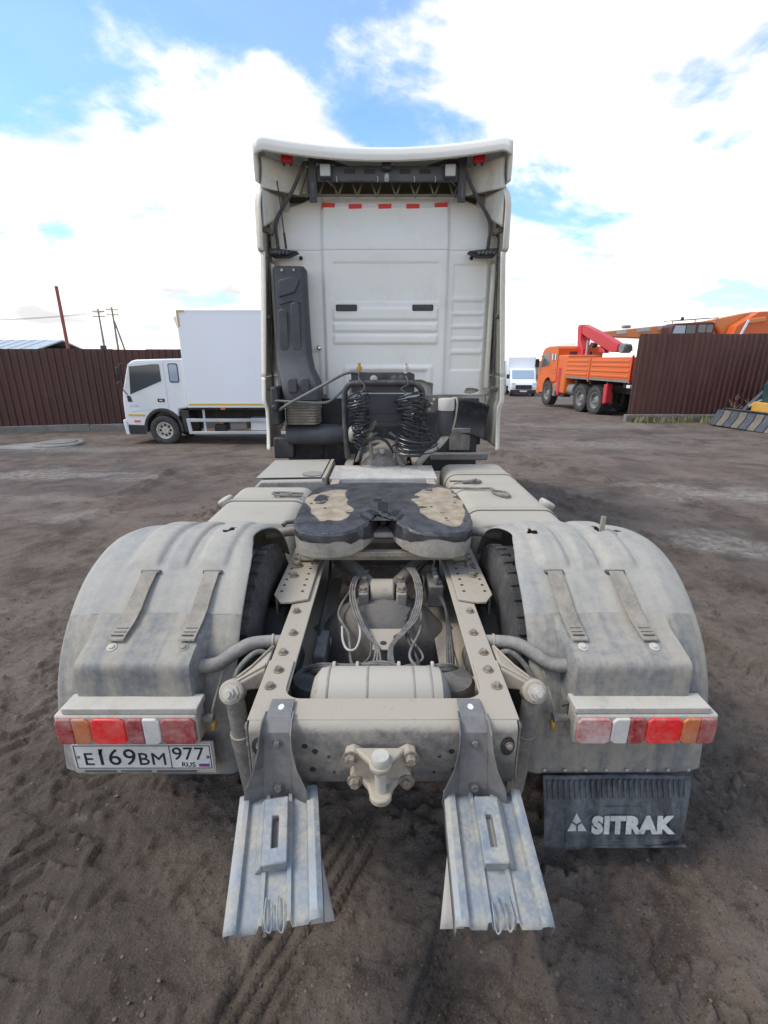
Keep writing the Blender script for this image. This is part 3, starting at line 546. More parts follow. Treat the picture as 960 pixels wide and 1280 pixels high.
for x, y, w, l, a in ((-.055,2.37,.05,.10,.6),(.06,2.36,.05,.12,-.5),(-.03,2.58,.06,.05,.2),(.09,2.30,.03,.09,-.4),(-.10,2.29,.03,.10,.4)):
    MB().prism([(x+(w*.5*math.cos(q*.628)*math.cos(a)-l*.5*math.sin(q*.628)*math.sin(a))*(1+.25*math.sin(q*2.7+x*40)), y+(w*.5*math.cos(q*.628)*math.sin(a)+l*.5*math.sin(q*.628)*math.cos(a))*(1+.25*math.sin(q*2.7+x*40))) for q in range(10)], 'z', 1.10, fw_z(y)+.0028).build('grease_clot', 'fw_black', fw, bevel=.002)
for s in (-1, 1):
    MB().prism([(2.28,.890),(2.62,.890),(2.54,1.05),(2.36,1.05)], 'x', s*.36, s*.44).build('pedestal', 'frame', fw, bevel=.012)
    for y in (2.24, 2.66): bolt(fw, (s*.445, y, .886), size=.020)
    MB().tube([(s*.455,2.44,1.075),(s*.475,2.44,1.075)], .022, 14).build('pivot_pin', 'frame', fw)
MB().box(-.33,.33,2.30,2.40,.89,.915).build('sub_plate', 'frame', fw, bevel=.004)
MB().box(-.40,.40,2.26,2.30,.925,.955).build('skid_bar', 'frame', fw, bevel=.004)
for x, y in ((-.315,2.44),(.262,2.46),(-.40,2.52),(.40,2.53)): MB().lathe([(.007,0),(.007,.002)], (x, y, fw_z(y)+.0005), 'z', 10).build('grease_hole', 'black_plastic', fw)
MB().tube([(-.455,2.33,1.10),(-.50,2.31,1.10),(-.515,2.29,1.09)], .012, 8).build('release_handle', 'dark_steel', fw)
# --- rear wheels (twin tyres each side)
def wheel(parent, c, rad, width, ax='x', n=56, tyre='tyre', rim='rim', lugs=0, out=1):
    w = width/2; r0 = rad*.56
    prof = [(r0,-w*.82),(rad*.66,-w*.97),(rad*.80,-w),(rad*.93,-w*.93),(rad*.985,-w*.80)]
    k = 5
    for i in range(k):
        a = -w*.80+i*(1.6*w/k); b = a+1.6*w/k
        prof += [(rad, a+.004), (rad, b-.010), (rad*.975, b-.007), (rad*.975, b-.001)] if i < k-1 else [(rad, a+.004), (rad, b)]
    prof += [(rad*.985,w*.80),(rad*.93,w*.93),(rad*.80,w),(rad*.66,w*.97),(r0,w*.82)]
    ring = MB().lathe(prof, c, ax, n); ring.f = ring.f[:-2]
    t = ring.build('tyre', tyre, parent)
    MB().lathe([(r0*1.03,-w*.84),(r0*1.03,w*.84),(r0*.93,w*.80),(r0*.90,out*w*.35),(r0*.55,out*w*.25),(r0*.35,out*w*.55),(.02,out*w*.58),(.019,out*w*.2),(r0*.90,out*w*.1),(r0*.92,-w*.80)], c, ax, 40).build('rim', rim, t)
    if lugs:
        for k in range(lugs):
            a = 2*math.pi*k/lugs; q = Vector(c)+Vector((math.cos(a)*r0*.62, out*w*.34, math.sin(a)*r0*.62)) if ax == 'y' else Vector(c)+Vector((out*w*.34, math.cos(a)*r0*.62, math.sin(a)*r0*.62))
            bolt(t, q, (0,out,0) if ax == 'y' else (out,0,0), .022, 'car_black')
    return t
for s in (-1, 1):
    for x in (.672, 1.010):
        t = wheel(T, (s*x, 2.08, .510), .512, .292, out=-s)
        if x < .9:
            lug = MB()
            for k in range(44):
                a = 2*math.pi*k/44; m_ = Matrix.Translation((s*x, 2.08, .510)) @ Matrix.Rotation(a, 4, 'X')
                lug.add([m_ @ Vector(p) for p in MB().box(-.118,-.072,-.022,.022,.50,.522).v], MB().box(0,1,0,1,0,1).f); lug.add([m_ @ Vector(p) for p in MB().box(.072,.118,-.022,.022,.50,.522).v], MB().box(0,1,0,1,0,1).f)
            lug.build('tread_block_row', 'tyre', t, bevel=.003, seg=1, kind='stuff')
    MB().lathe([(.16,0),(.20,.03),(.20,.16),(.12,.18)], (s*.43, 2.08, .51), (s,0,0), 28).build('brake_drum', 'axle', T)
    MB().lathe([(.07,0),(.085,.02),(.085,.14),(.07,.16)], (s*.44, 1.86, .62), (0,-1,.2), 20).build('brake_chamber', 'dark_steel', T)
    wheel(T, (s*1.0, 6.15, .505), .51, .30, out=s)
# --- mudguards
GC = (2.08, .510); GR = .618
def pchip(pts, t):
    L = [0]
    for a, b in zip(pts, pts[1:]): L.append(L[-1]+math.hypot(b[0]-a[0], b[1]-a[1]))
    d = t*L[-1]
    for i in range(len(pts)-1):
        if d <= L[i+1]+1e-9: k = (d-L[i])/(L[i+1]-L[i]); return (pts[i][0]+(pts[i+1][0]-pts[i][0])*k, pts[i][1]+(pts[i+1][1]-pts[i][1])*k)
SEAM = 45.0
base_prof = [(GC[0]-GR*math.sin(R(a)), GC[1]+GR*math.cos(R(a))) for a in np.linspace(SEAM-.6, 90, 16)]+[(1.452,.44),(1.445,.36)]
b0 = base_prof[0]
bulge_prof = [b0,(1.60,.925),(1.50,.893),(1.452,.877),(1.436,.870),(1.428,.858),(1.425,.84),(1.422,.77),(1.422,.715),(1.436,.70),(1.455,.69),(1.460,.60),(1.458,.51),(1.452,.44),(1.445,.36)]
# straight sampling by height keeps the two profiles in step
def by_z(prof, z):
    for (y0, z0), (y1, z1) in zip(prof, prof[1:]):
        if z1 <= z <= z0: k = (z0-z)/max(z0-z1, 1e-9); return y0+(y1-y0)*k
    return prof[-1][0] if z < prof[-1][1] else prof[0][0]
def guard_surface(s):
    xi, xo = .560, 1.250
    def top(u, v):
        deg = -62+(62+SEAM)*u; ang = R(deg); r = GR
        xe = xi+(.046*math.exp(-((deg+2)/17)**2)+.016*(fbm1(deg*.09, s*3., 3, 61)-.5)*math.exp(-((deg+2)/22)**2))     # edge worn away over the tyre
        x = xe+(xo-xe)*v
        dshould = max(0, x-1.12)/.13; r -= .036*dshould**2; din = max(0, xe+.05-x)/.05; r -= .016*din**2
        rib = sum(math.exp(-((x-c)/w)**8) for c, w in ((.722,.060),(.868,.040),(1.005,.060)))
        r += .017*min(rib, 1)*ss1(-45, -20, math.degrees(ang))*(1-ss1(22, 27, math.degrees(ang)))
        r += .004*(fbm1(x*5., u*6., 3, 40+s)-.5)
        return (s*x, GC[0]-r*math.sin(ang), GC[1]+r*math.cos(ang))
    def hole(u, v):
        d = (fbm1(v*13., u*26., 3, 60+s)-.5)
        ang = -62+(62+SEAM)*u; x = xi+(xo-xi)*v
        blobs = ((0,.668,3.2,.020),(2,.690,2.0,.020)) if s < 0 else ((1,.640,4,.010),(4,.662,2.2,.018),(-1,.985,3.5,.026),(-2,1.10,2.2,.022))
        for ba, bx, ra, rx in blobs:
            if math.hypot((ang-ba)/ra, (x-bx)/rx)+1.6*d < .95: return False
        return True
    t = MB().sheet(top, 210, 130, hole)
    def rear(u, v):
        x = xi+(xo-xi)*v; bm = ss1(.674, .690, x)*(1-ss1(1.098, 1.122, x))
        dshould = max(0, x-1.12)/.13; din = max(0, .61-x)/.05; dr_ = .036*dshould**2*(1-.3*u)+.016*din**2; an_ = R(min(90, SEAM+u*75))
        yb, zb = pchip(base_prof, u); yg, zg = pchip(bulge_prof, u); yb += dr_*math.sin(an_); zb -= dr_*math.cos(an_)*(1-u)
        return (s*x, yb*(1-bm)+yg*bm+.004*(fbm1(x*6., zb*6., 3, 44+s)-.5), zb*(1-bm)+zg*bm)
    r = MB().sheet(rear, 96, 110)
    return t, r, rear, top
for s in (-1, 1):
    tm, rm, rear, topf = guard_surface(s)
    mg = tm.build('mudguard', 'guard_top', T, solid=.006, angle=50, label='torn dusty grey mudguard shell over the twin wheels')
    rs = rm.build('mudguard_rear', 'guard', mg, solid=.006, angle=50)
    def surf(x, f):                                        # from the shell (f=0) over the seam and along the shelf (f=1), with the outward normal
        if f < .5: a = 28.5+(SEAM-28.5)*f*2; q = Vector(topf((a+62)/(62+SEAM), (x-.560)/(1.250-.560))); return q, Vector((0, -math.sin(R(a)), math.cos(R(a))))
        y, z = pchip(bulge_prof, (f-.5)*2*.185); return Vector((s*x, y, z)), Vector((0, -.35, .94))
    for x0, x1 in ((.705, .728), (.960, .990)):
        P = []
        for k in range(17):
            f = k/16; p, nrm = surf(x0+(x1-x0)*f, f); P.append(p+nrm*(.015+.006*math.sin(f*math.pi)))
        w = .030; sec = [[(p.x-w, p.y, p.z), (p.x+w, p.y, p.z), (p.x+w, p.y+.003, p.z+.006), (p.x-w, p.y+.003, p.z+.006)] for p in P]
        st = MB().loft(sec).build('strap', 'strap', mg, bevel=.002)
        for k in (13, 14, 15): MB().box(P[k].x-w*.7, P[k].x+w*.7, P[k].y-.0025, P[k].y+.0025, P[k].z+.006, P[k].z+.0095).build('strap_ridge', 'strap' if k < 15 else 'dark_steel', st)
        MB().obox(P[0]+Vector((0,.010,-.002)), (.078,.022,.016), (R(-28),0,0)).build('strap_hook', 'dark_steel', st, bevel=.004)
        y, z = pchip(bulge_prof, .212); e = Vector((s*(x1+.006), y, z+.003)); MB().lathe([(.018,0),(.018,.003),(.011,.004),(.010,.009),(.004,.011)], e, (0,-.35,1), 16).build('strap_button', 'strap' if x0 < .8 and s < 0 else 'lamp_house', mg)
    # row of rivets and a turned lip along the bottom
    for k in range(8):
        if s > 0: MB().lathe([(.007,0),(.007,.003),(.003,.006)], (s*(.625+.080*k), 1.437, .384), (0,-1,0), 8).build('rivet', 'lamp_house', rs)
    # bent tube from the rail into the side of the shelf
    tb = MB().tube(smooth_path([(s*.405,1.62,.840),(s*.46,1.61,.845),(s*.52,1.585,.850),(s*.575,1.545,.835),(s*.625,1.51,.815),(s*.71,1.50,.812)], 6), .0265, 14).build('guard_tube', 'bracket_steel' if s > 9 else 'frame_side', T)
    MB().lathe([(.031,0),(.031,.008)], (s*.43,1.617,.842), (s,-.1,0), 16).build('tube_collar', 'frame', tb)
    hose([(s*.41,1.56,.80),(s*.48,1.56,.835),(s*.54,1.50,.80),(s*.56,1.46,.72)], .010, 'hose')
    MB().tube(smooth_path([(s*.40,2.62,.885),(s*.455,2.60,.93),(s*.53,2.54,.965),(s*.66,2.46,.965)], 6), .026, 12).build('guard_tube', 'frame_side', T)
    # wires and plug at the inner end of the tail lamp
    hose([(s*.60,1.50,.79),(s*.612,1.42,.72),(s*.625,1.40,.665)], .005, 'hose'); MB().lathe([(.014,0),(.014,.03),(.018,.03),(.018,.05)], (s*.662,1.395,.67), (-s,0,0), 12).build('lamp_plug', 'hose', T)
    MB().lathe([(.009,0),(.013,.012),(.009,.035)], (s*.615,1.398,.66), (0,-.3,-1), 10).build('plug_tail', 'brass', T)
MB().obox((1.015,2.06,1.165), (.022,.010,.10), (R(-6),R(4),0)).build('broken_bracket', 'strap', T, bevel=.002)
MB().obox((1.045,2.00,1.128), (.05,.17,.008), (R(6),R(18),R(-18))).build('torn_flake', 'strap', T, bevel=.002)
# --- tail lamps
LENS = {-1: (('lens_red','lens_amber'),('lens_lit',),('lens_red','lens_clear'),('lens_red',)), 1: (('lens_dusty',),('lens_clear','lens_red'),('lens_lit',),('lens_amber','lens_red'))}
for s in (-1, 1):
    x0, x1 = (.676, 1.178); z0, z1, y0, y1 = .592, .714, 1.352, 1.424
    X = lambda a: s*a+(.022 if s < 0 else 0)
    lh = MB().box(*sorted((X(x0), X(x1))), y0, y1, z0, z1+.004).build('tail_lamp', 'lamp_house', T, bevel=.010, seg=3)
    lh['label'] = 'four-segment tail lamp above the licence plate' if s < 0 else 'four-segment tail lamp above the mud flap'
    MB().box(*sorted((X(x0-.004), X(x1-.03))), y0+.004, y1+.012, z1+.0045, z1+.030).build('lamp_shelf', 'lamp_house', lh, bevel=.004)
    xs = np.linspace(min(X(x0), X(x1))+.004, max(X(x0), X(x1))-.004, 5)
    for i, seg in enumerate(LENS[s]):
        a, b = xs[i]+.0008, xs[i+1]-.0008
        for j, mt in enumerate(seg):
            aa = a+(b-a)*j/len(seg); bb = a+(b-a)*(j+1)/len(seg); c = .014; n = len(seg)
            L0 = c if j == 0 else 0; R0 = c if j == n-1 else 0
            p = []
            p += [(bb-.0005, z0+.008+R0), (bb-.0005, z1-.006-R0), (bb-R0-.0005, z1-.006)] if R0 else [(bb-.0005, z0+.008), (bb-.0005, z1-.006)]
            p += [(aa+L0, z1-.006), (aa, z1-.006-L0), (aa, z0+.008+L0), (aa+L0, z0+.008)] if L0 else [(aa, z1-.006), (aa, z0+.008)]
            if R0: p += [(bb-R0-.0005, z0+.008)]
            MB().prism(p, 'y', y0-.010, y0+.002).build('lens', mt, lh, bevel=.005, seg=3)
# --- licence plate under the left lamp
PX0, PX1, PZ0, PZ1, PY = -1.146, -.634, .442, .558, 1.392
hold = MB().box(PX0-.010, PX1+.008, PY, PY+.010, PZ0-.022, PZ1+.006).build('licence_plate', 'lamp_house', T, bevel=.003)
plate = MB().prism(rrect(PX0, PX1, PZ0, PZ1, .008), 'y', PY-.004, PY-.0005).build('plate_sheet', 'plate_white', hold)
bord = MB()
for (a, b, c, d) in ((PX0+.005,PX1-.005,PZ1-.0075,PZ1-.005),(PX0+.005,PX1-.005,PZ0+.005,PZ0+.0075),(PX0+.005,PX0+.0075,PZ0+.0075,PZ1-.0075),(PX1-.0075,PX1-.005,PZ0+.0075,PZ1-.0075),(-.790,-.7875,PZ0+.0075,PZ1-.0075)):
    bord.box(a, b, PY-.0056, PY-.0041, c, d)
bord.build('plate_border', 'plate_ink', hold, smooth=False)
RX = Matrix.Rotation(R(90), 4, 'X')
def plate_text(body, x, w, z, size):
    t = text_mb(body, size, .0014); k = min(w/(t.w[1]-t.w[0]), 1.0); x += (w-(t.w[1]-t.w[0])*k)/2
    t.xf(Matrix.Translation((x-t.w[0]*k, PY-.0050, z)) @ RX @ Matrix.Diagonal((k,1,1,1))); t.build('plate_character', 'plate_ink', hold, smooth=False)
for ch, x, w, sz in (('E',-1.108,.034,.080),('1',-1.066,.042,.106),('6',-1.018,.046,.106),('9',-.962,.046,.106),('B',-.906,.038,.080),('M',-.858,.050,.080)): plate_text(ch, x, w, PZ0+.022, sz)
MB().prism([(-1.052,PZ0+.076),(-1.050,PZ0+.066),(-1.036,PZ0+.088),(-1.036,PZ0+.098)], 'y', PY-.0057, PY-.0043).build('plate_character', 'plate_ink', hold, smooth=False)
for ch, x, w in (('9',-.780,.036),('7',-.737,.034),('7',-.696,.034)): plate_text(ch, x, w, PZ0+.046, .082)
plate_text('RUS', -.756, .062, PZ0+.013, .030)
for k, mt in enumerate(('flag_white','flag_blue','flag_red')): MB().box(-.687,-.648,PY-.0055,PY-.0041,PZ0+.028-.0075*k,PZ0+.0355-.0075*k).build('flag_stripe', mt, hold, smooth=False)
for x in (PX0+.016, PX1-.016): bolt(hold, (x, PY-.004, (PZ0+PZ1)/2), (0,-1,0), .0045, 'rim')
hs = MB()
for a, b in ((-1.12,-1.0),(-.985,-.87),(-.85,-.70)): hs.box(a, b, PY-.003, PY-.0005, PZ0-.016, PZ0-.007)
hs.build('holder_slot', 'bracket_steel', hold, bevel=.001)
# --- mud flap
FL = Matrix.Translation((.898, 1.425, .372)) @ Matrix.Rotation(R(-20), 4, 'X')      # x across, y thickness, z down the flap (negative)
def flap_pt(u, v):
    x = -.282+.575*v; z = -.275*u; curl = .05*max(0, (v-.70)/.30)**2*u; return (x-.02*u*v, -.01*math.sin(u*3)-.004*math.sin(v*9)+curl, z+.02*max(0, v-.6)*u-.004*math.sin(v*14)*u)
fl = MB().sheet(flap_pt, 20, 40).xf(FL).build('mud_flap', 'rubber_flap', T, solid=.006, label='black rubber mud flap with white lettering')
rb = MB()
for k in range(26):
    v0 = .02+k*.037; p = flap_pt(.05, v0); q = flap_pt(.30, v0); rb.box(p[0], p[0]+.010, min(p[1],q[1])-.0075, max(p[1],q[1])-.002, q[2], p[2])
rb.xf(FL).build('flap_rib_row', 'rubber_flap', fl, bevel=.0015, seg=1)
bd = MB()
for (v0, v1, u0, u1) in ((.14,.86,.40,.415),(.14,.86,.875,.89),(.14,.148,.415,.875),(.852,.86,.415,.875),(.0,.985,.965,1.0)):
    a = flap_pt(u0, v0); b = flap_pt(u1, v1); m0 = flap_pt((u0+u1)/2, (v0+v1)/2); bd.box(a[0], b[0], m0[1]-.007, m0[1]+.002, b[2], a[2])
bd.xf(FL).build('flap_border', 'rubber_flap', fl, bevel=.001, seg=1)
ty = min(flap_pt(u_, v_)[1] for u_ in (.45,.65,.85) for v_ in (.15,.35,.55,.8))-.0050
t = text_mb('SITRAK', .082, .003, bold=.0056, shear=.08, spacing=1.14); k = .318/(t.w[1]-t.w[0])
tm_ = FL @ Matrix.Translation((-.105-t.w[0]*k, ty, -.206)) @ RX @ Matrix.Diagonal((k,1,1,1)); t.xf(tm_).build('flap_lettering', 'flap_ink', fl, smooth=False)
em = MB()
for a in (90, 210, 330):
    A = (.043*math.cos(R(a)), .043*math.sin(R(a))); B = (.021*math.cos(R(a+60)), .021*math.sin(R(a+60))); D = (.021*math.cos(R(a-60)), .021*math.sin(R(a-60)))
    cx_, cz_ = .0045*math.cos(R(a)), .0045*math.sin(R(a))
    em.prism([(cx_+q[0]*.93, cz_+q[1]*.93) for q in ((0,0), B, A, D)], 'y', -.001, .001)
em.xf(FL @ Matrix.Translation((-.160, ty, -.178)) @ Matrix.Diagonal((.95,1,1,1))); em.build('flap_emblem', 'flap_ink', fl, smooth=False)
# --- fuel tanks, battery box, catwalk
def rounded_tank(x0, x1, y0, y1, z0, z1, r, name, mat, ridges=()):
    ring = rrect(x0, x1, z0, z1, r, 7); secs = []
    ys = [(y0, .90), (y0+.012, .955), (y0+.035, .99), (y0+.06, 1)]+[(y1-.06, 1), (y1-.035, .99), (y1-.012, .955), (y1, .90)]
    for q in ridges: ys += [(q-.02, 1), (q-.012, .986), (q+.012, .986), (q+.02, 1)]
    cx, cz = (x0+x1)/2, (z0+z1)/2
    for y, k in sorted(ys): kk = 1-(1-k)*.6 ; secs.append([(cx+(x-cx)*kk, y, cz+(z-cz)*kk) for x, z in ring])
    return MB().loft(secs).build(name, mat, T, angle=60)
tr = rounded_tank(.545, 1.165, 2.74, 4.50, .30, .945, .10, 'fuel_tank', 'fuel_tank', (3.05, 3.40, 3.75, 4.1, 4.3))
tl = rounded_tank(-1.165, -.545, 2.80, 3.68, .30, .935, .10, 'fuel_tank', 'fuel_tank', (3.15, 3.42))
for tk, sx, ys in ((tr, 1, (3.02, 4.05)), (tl, -1, (3.27,))):
    for y in ys:
        pth = rrect(min(sx*.538, sx*1.172), max(sx*.538, sx*1.172), .293, .951 if sx > 0 else .942, .105, 7); pth.append(pth[0])
        MB().loft([[(x, y-.028, z) for x, z in pth[:-1]], [(x, y+.028, z) for x, z in pth[:-1]]], cap=False).build('tank_strap', 'fuel_tank', tk, solid=.006)
def cap(tk, x, y, z, tilt):
    c = MB().lathe([(.050,0),(.050,.022),(.056,.024),(.058,.045),(.050,.056),(.02,.06)], (x, y, z), (tilt, 0, 1), 24).build('filler_cap', 'lamp_house', tk)
cap(tr, 1.135, 3.18, .905, .55); cap(tl, -1.13, 3.30, .895, -.55)
for pts in ([(.52,3.55,.955),(.70,3.50,.962),(.82,3.49,.965),(.84,3.43,.965),(.92,3.37,.964),(.90,3.28,.96),(.83,3.36,.962),(.82,3.46,.964)], [(.55,3.78,.95),(.68,3.72,.965),(.75,3.70,.985),(.70,3.66,.975)], [(-.60,3.35,.945),(-.75,3.33,.955),(-.82,3.37,.96),(-.76,3.41,.955),(-.60,3.42,.945)]): hose(pts, .009, 'hose', tr if pts[0][0] > 0 else tl, 'cable')
MB().obox((.72,3.73,.957), (.16,.05,.022), (0,0,.2)).build('sensor_flange', 'hose', tr, bevel=.006)
MB().obox((-.72,3.38,.948), (.10,.05,.022), (0,0,.1)).build('sensor_flange', 'hose', tl, bevel=.006)
bb = MB().prism([(-1.08,.35),(-.47,.35),(-.47,.93),(-.50,.955),(-1.02,.945),(-1.08,.88)], 'y', 3.80, 4.62).build('battery_box', 'battery_box', T, bevel=.02, seg=3)
MB().prism([(-1.06,.956),(-.52,.965),(-.52,.975),(-1.06,.966)], 'y', 3.84, 4.56).build('box_lid', 'battery_box', bb, bevel=.004)
MB().lathe([(.09,0),(.09,.004)], (-.60,3.93,.976), 'z', 20).build('oil_stain', 'engine', bb)
MB().box(-.50,-.47,3.75,4.5,.95,.99).build('box_rail', 'frame', bb, bevel=.004)
cw = MB().box(-.455,.455,3.86,4.36,.945,.957).build('catwalk', 'tread', T, bevel=.004)
st = MB()
for i in range(38):
    for j in range(13): st.obox((-.43+.0235*i, 3.885+.038*j, .9575), (.014,.005,.003), (0,0,R(45 if (i+j)%2 else -45)))
st.build('tread_stud_row', 'tread', cw, smooth=False)
MB().box(-.455,.455,3.855,3.8595,.905,.950).build('catwalk_edge', 'tread', cw, bevel=.002)
for s in (-1, 1):
    MB().box(s*.36, s*.43, 3.70, 3.90, .872, .944).build('catwalk_foot', 'frame', cw, bevel=.006)
    MB().box(s*.29, s*.37, 4.365, 5.0, .90, .945).build('catwalk_beam', 'frame', cw, bevel=.006)
for x in (-.17,-.05,.10): MB().lathe([(.02,0),(.02,.05),(.012,.06)], (x, 3.80, .86), 'z', 8).build('pipe_joint', 'hose', T)
hose([(-.30,3.8,.85),(-.1,3.78,.87),(.1,3.82,.86),(.3,3.8,.85)], .012, 'hose')
# --- gearbox, bulkhead, lines behind the cab
MB().lathe([(.05,4.30),(.16,4.34),(.22,4.50),(.25,4.8),(.25,5.3)], (0, 0, .86), 'y', 26).build('gearbox', 'engine', T)
MB().lathe([(.02,0),(.028,.01),(.028,.05)], (-.01,4.40,1.06), 'z', 12).build('breather', 'lamp_house', T)
MB().box(-.64,1.0,5.02,5.06,.75,1.52).build('engine_bulkhead', 'black_plastic', T, bevel=.01)
MB().box(-1.02,-.64,5.02,5.06,.75,1.42).build('engine_bulkhead', 'black_plastic', T, bevel=.01)
bk = MB().prism([(-.29,1.615),(.285,1.615),(.285,1.78),(.24,1.795),(-.24,1.795),(-.29,1.78)], 'y', 4.44, 4.47).build('line_bulkhead', 'blue_black', T, bevel=.006)
for x, m_ in ((-.085,'filter_head'),(.005,'black_plastic'),(.10,'dark_steel'),(.16,'dark_steel')): MB().lathe([(.034,0),(.034,.012),(.020,.014),(.020,.03)], (x,4.44,1.735), (0,-1,0), 20).build('line_socket', m_, bk)
for x in (-.215, .205): MB().lathe([(.018,0),(.018,.03),(.026,.032),(.026,.055),(.014,.06),(.014,.09)], (x,4.45,1.785), 'z', 12).build('brass_coupling', 'brass' if x < 0 else 'filter_head', bk)
MB().box(-.20,.20,4.455,4.52,1.30,1.60).build('cooler_panel', 'blue_black', T, bevel=.01)
MB().box(-.20,.20,4.445,4.453,1.36,1.375).box(-.20,.20,4.445,4.453,1.43,1.445).build('cooler_rib', 'blue_black', T, bevel=.002)
MB().tube(smooth_path([(-.335,4.40,1.02),(-.350,4.40,1.30),(-.350,4.40,1.58),(-.325,4.39,1.665),(-.25,4.38,1.70),(0,4.38,1.705),(.25,4.38,1.70),(.335,4.39,1.66),(.36,4.40,1.58),(.36,4.40,1.40),(.36,4.42,1.0)], 6), .026, 12).build('line_hoop', 'hose_dark', T)
def coil(x, y, z0, z1, r, turns, lean=0, squash=1, seed=0):
    rr = random.Random(seed); n = turns*14; P = []
    for i in range(n+1):
        f = i/n; a = f*turns*2*math.pi; w = r*(1+.34*math.sin(f*5+seed)+.20*math.sin(a*.37+seed*2)+.08*rr.uniform(-1,1)); P.append((x+lean*f+w*math.cos(a)*squash, y+w*math.sin(a)+.01, z0+(z1-z0)*f+.030*math.sin(a+seed+f*4)))
    return MB().tube(P, .0072, 6).build('coiled_air_line', 'coil', T)
coil(-.215, 4.26, 1.62, 1.13, .070, 15, .0, 1, 1); coil(-.200, 4.29, 1.60, 1.15, .055, 13, .0, 1, 5)
coil(.225, 4.25, 1.62, 1.10, .088, 17, .015, 1.1, 2); coil(.265, 4.28, 1.56, 1.12, .125, 12, .03, 1.15, 3)
hose([(-.215,4.40,1.80),(-.21,4.30,1.74),(-.16,4.25,1.68),(-.20,4.24,1.62)], .008, 'hose_dark'); hose([(.205,4.40,1.76),(.22,4.30,1.70),(.16,4.27,1.66),(.20,4.26,1.62)], .008, 'hose_dark')
hose([(-.20,4.26,1.14),(-.24,4.30,1.03),(-.26,4.5,.97),(-.20,4.8,.95)], .012, 'hose'); hose([(.23,4.25,1.12),(.20,4.30,1.0),(.25,4.5,.96)], .012, 'hose')
hose([(.16,4.36,1.16),(.145,4.32,1.05),(.18,4.30,.97),(.20,4.36,.93)], .024, 'hose'); hose([(-.30,4.7,1.20),(-.16,4.52,1.24),(-.06,4.46,1.36)], .026, 'hose')
hose([(-.22,4.5,.98),(-.20,4.45,1.12),(-.10,4.42,1.20),(.02,4.42,1.18),(.10,4.45,1.06)], .014, 'hose_dark')
for s in (-1, 1): MB().tube([(s*.10,4.38,.97),(s*.13,4.45,1.20),(s*.06,4.5,1.24)], .018, 8).build('shift_rod', 'engine', T)
# filter with pale head on the right, its bracket and pipes
ft = MB().lathe([(.072,0),(.075,.01),(.075,.095),(.068,.105)], (.568,4.34,1.468), 'z', 24).build('water_separator', 'filter_head', T)
MB().lathe([(.045,-.225),(.060,-.20),(.066,-.10),(.066,0)], (.568,4.34,1.466), 'z', 24).build('filter_bowl', 'blue_black', ft)
MB().box(.39,.49,4.38,4.40,1.44,1.60).build('filter_bracket', 'bracket_steel', ft, bevel=.004)
for x, z in ((.42,1.47),(.46,1.56),(.44,1.52)): bolt(ft, (x,4.38,z), (0,-1,0), .010, 'lamp_house')
hose([(.62,4.34,1.575),(.66,4.32,1.56),(.655,4.32,1.42),(.63,4.33,1.30),(.585,4.34,1.24)], .009, 'lamp_house', ft)
MB().tube(smooth_path([(.575,4.36,1.235),(.50,4.37,1.14),(.41,4.39,1.06),(.34,4.42,.98),(.33,4.45,.93)], 6), .026, 10).build('drain_pipe', 'tread', T)
MB().tube(smooth_path([(.60,4.40,1.225),(.53,4.41,1.13),(.43,4.43,1.05),(.36,4.46,.96)], 6), .018, 10).build('drain_pipe', 'tread', T)
# wheel arches and dark hardware under the cab on the right
wa = MB().sheet(lambda u, v: (.66+.42*v, 4.93+.10*math.sin(u*2.4)-.04*v, 1.50-.36*u+.03*math.sin(v*3)-.05*v*v), 14, 14).build('inner_wheel_arch', 'black_plastic', T, solid=.008)
MB().box(.70,.92,4.98,5.01,.98,1.22).build('arch_panel', 'engine', T, bevel=.01)
MB().box(.48,1.06,4.72,4.80,.93,1.00).build('cab_step_beam', 'bracket_steel', T, bevel=.01)
MB().box(-1.10,-.90,4.72,4.84,.95,1.16).build('cab_mount', 'black_plastic', T, bevel=.015)
# --- air intake stack on the left
def duct_sec(z, xc, hw, yb, d): return [(x, y, z) for x, y in rrect(xc-hw, xc+hw, yb-d, yb, .04, 4)]
du = MB().loft([duct_sec(2.735,-.885,.138,5.10,.20), duct_sec(2.72,-.884,.148,5.11,.24), duct_sec(2.2,-.882,.152,5.11,.26), duct_sec(1.95,-.885,.165,5.10,.27), duct_sec(1.82,-.860,.168,5.06,.30), duct_sec(1.70,-.805,.178,5.00,.32), duct_sec(1.60,-.785,.180,4.96,.33), duct_sec(1.535,-.785,.178,4.95,.32)]).build('intake_duct', 'blue_black', T, angle=30)
for x, z0, z1 in ((-.955,1.98,2.36),(-.835,1.98,2.42)): MB().prism(rrect(x-.045, x+.045, z0, z1, .04), 'y', 4.832, 4.86).build('duct_rib', 'blue_black', du, bevel=.012, seg=3)
for x, z0, z1 in ((-.880,2.46,2.64),(-.880,2.40,2.43)): MB().prism([(x-.10,z0),(x+.05,z0+.04),(x+.11,z1-.02),(x+.02,z1),(x-.10,z1-.03)], 'y', 4.845, 4.875).build('duct_rib', 'blue_black', du, bevel=.012, seg=3)
for x, z0, z1 in ((-.86,1.60,1.74),(-.74,1.60,1.74)): MB().prism(rrect(x-.045, x+.045, z0, z1, .03), 'y', 4.615, 4.66).build('duct_rib', 'blue_black', du, bevel=.012, seg=3)
for x in (-.95,-.84): MB().lathe([(.012,0),(.012,.012)], (x+.01,4.865,2.695), (0,-1,0), 10).build('duct_screw', 'lamp_house', du)
bl = MB(); ring = []
for i in range(19):
    f = i/18; k = 1.0 if i%2 else .90; hw = .165*k; ring.append([(x, y, 1.53-.235*f) for x, y in rrect(-.79-hw, -.79+hw, 4.80-.15*k, 4.80+.15*k, .05, 5)])
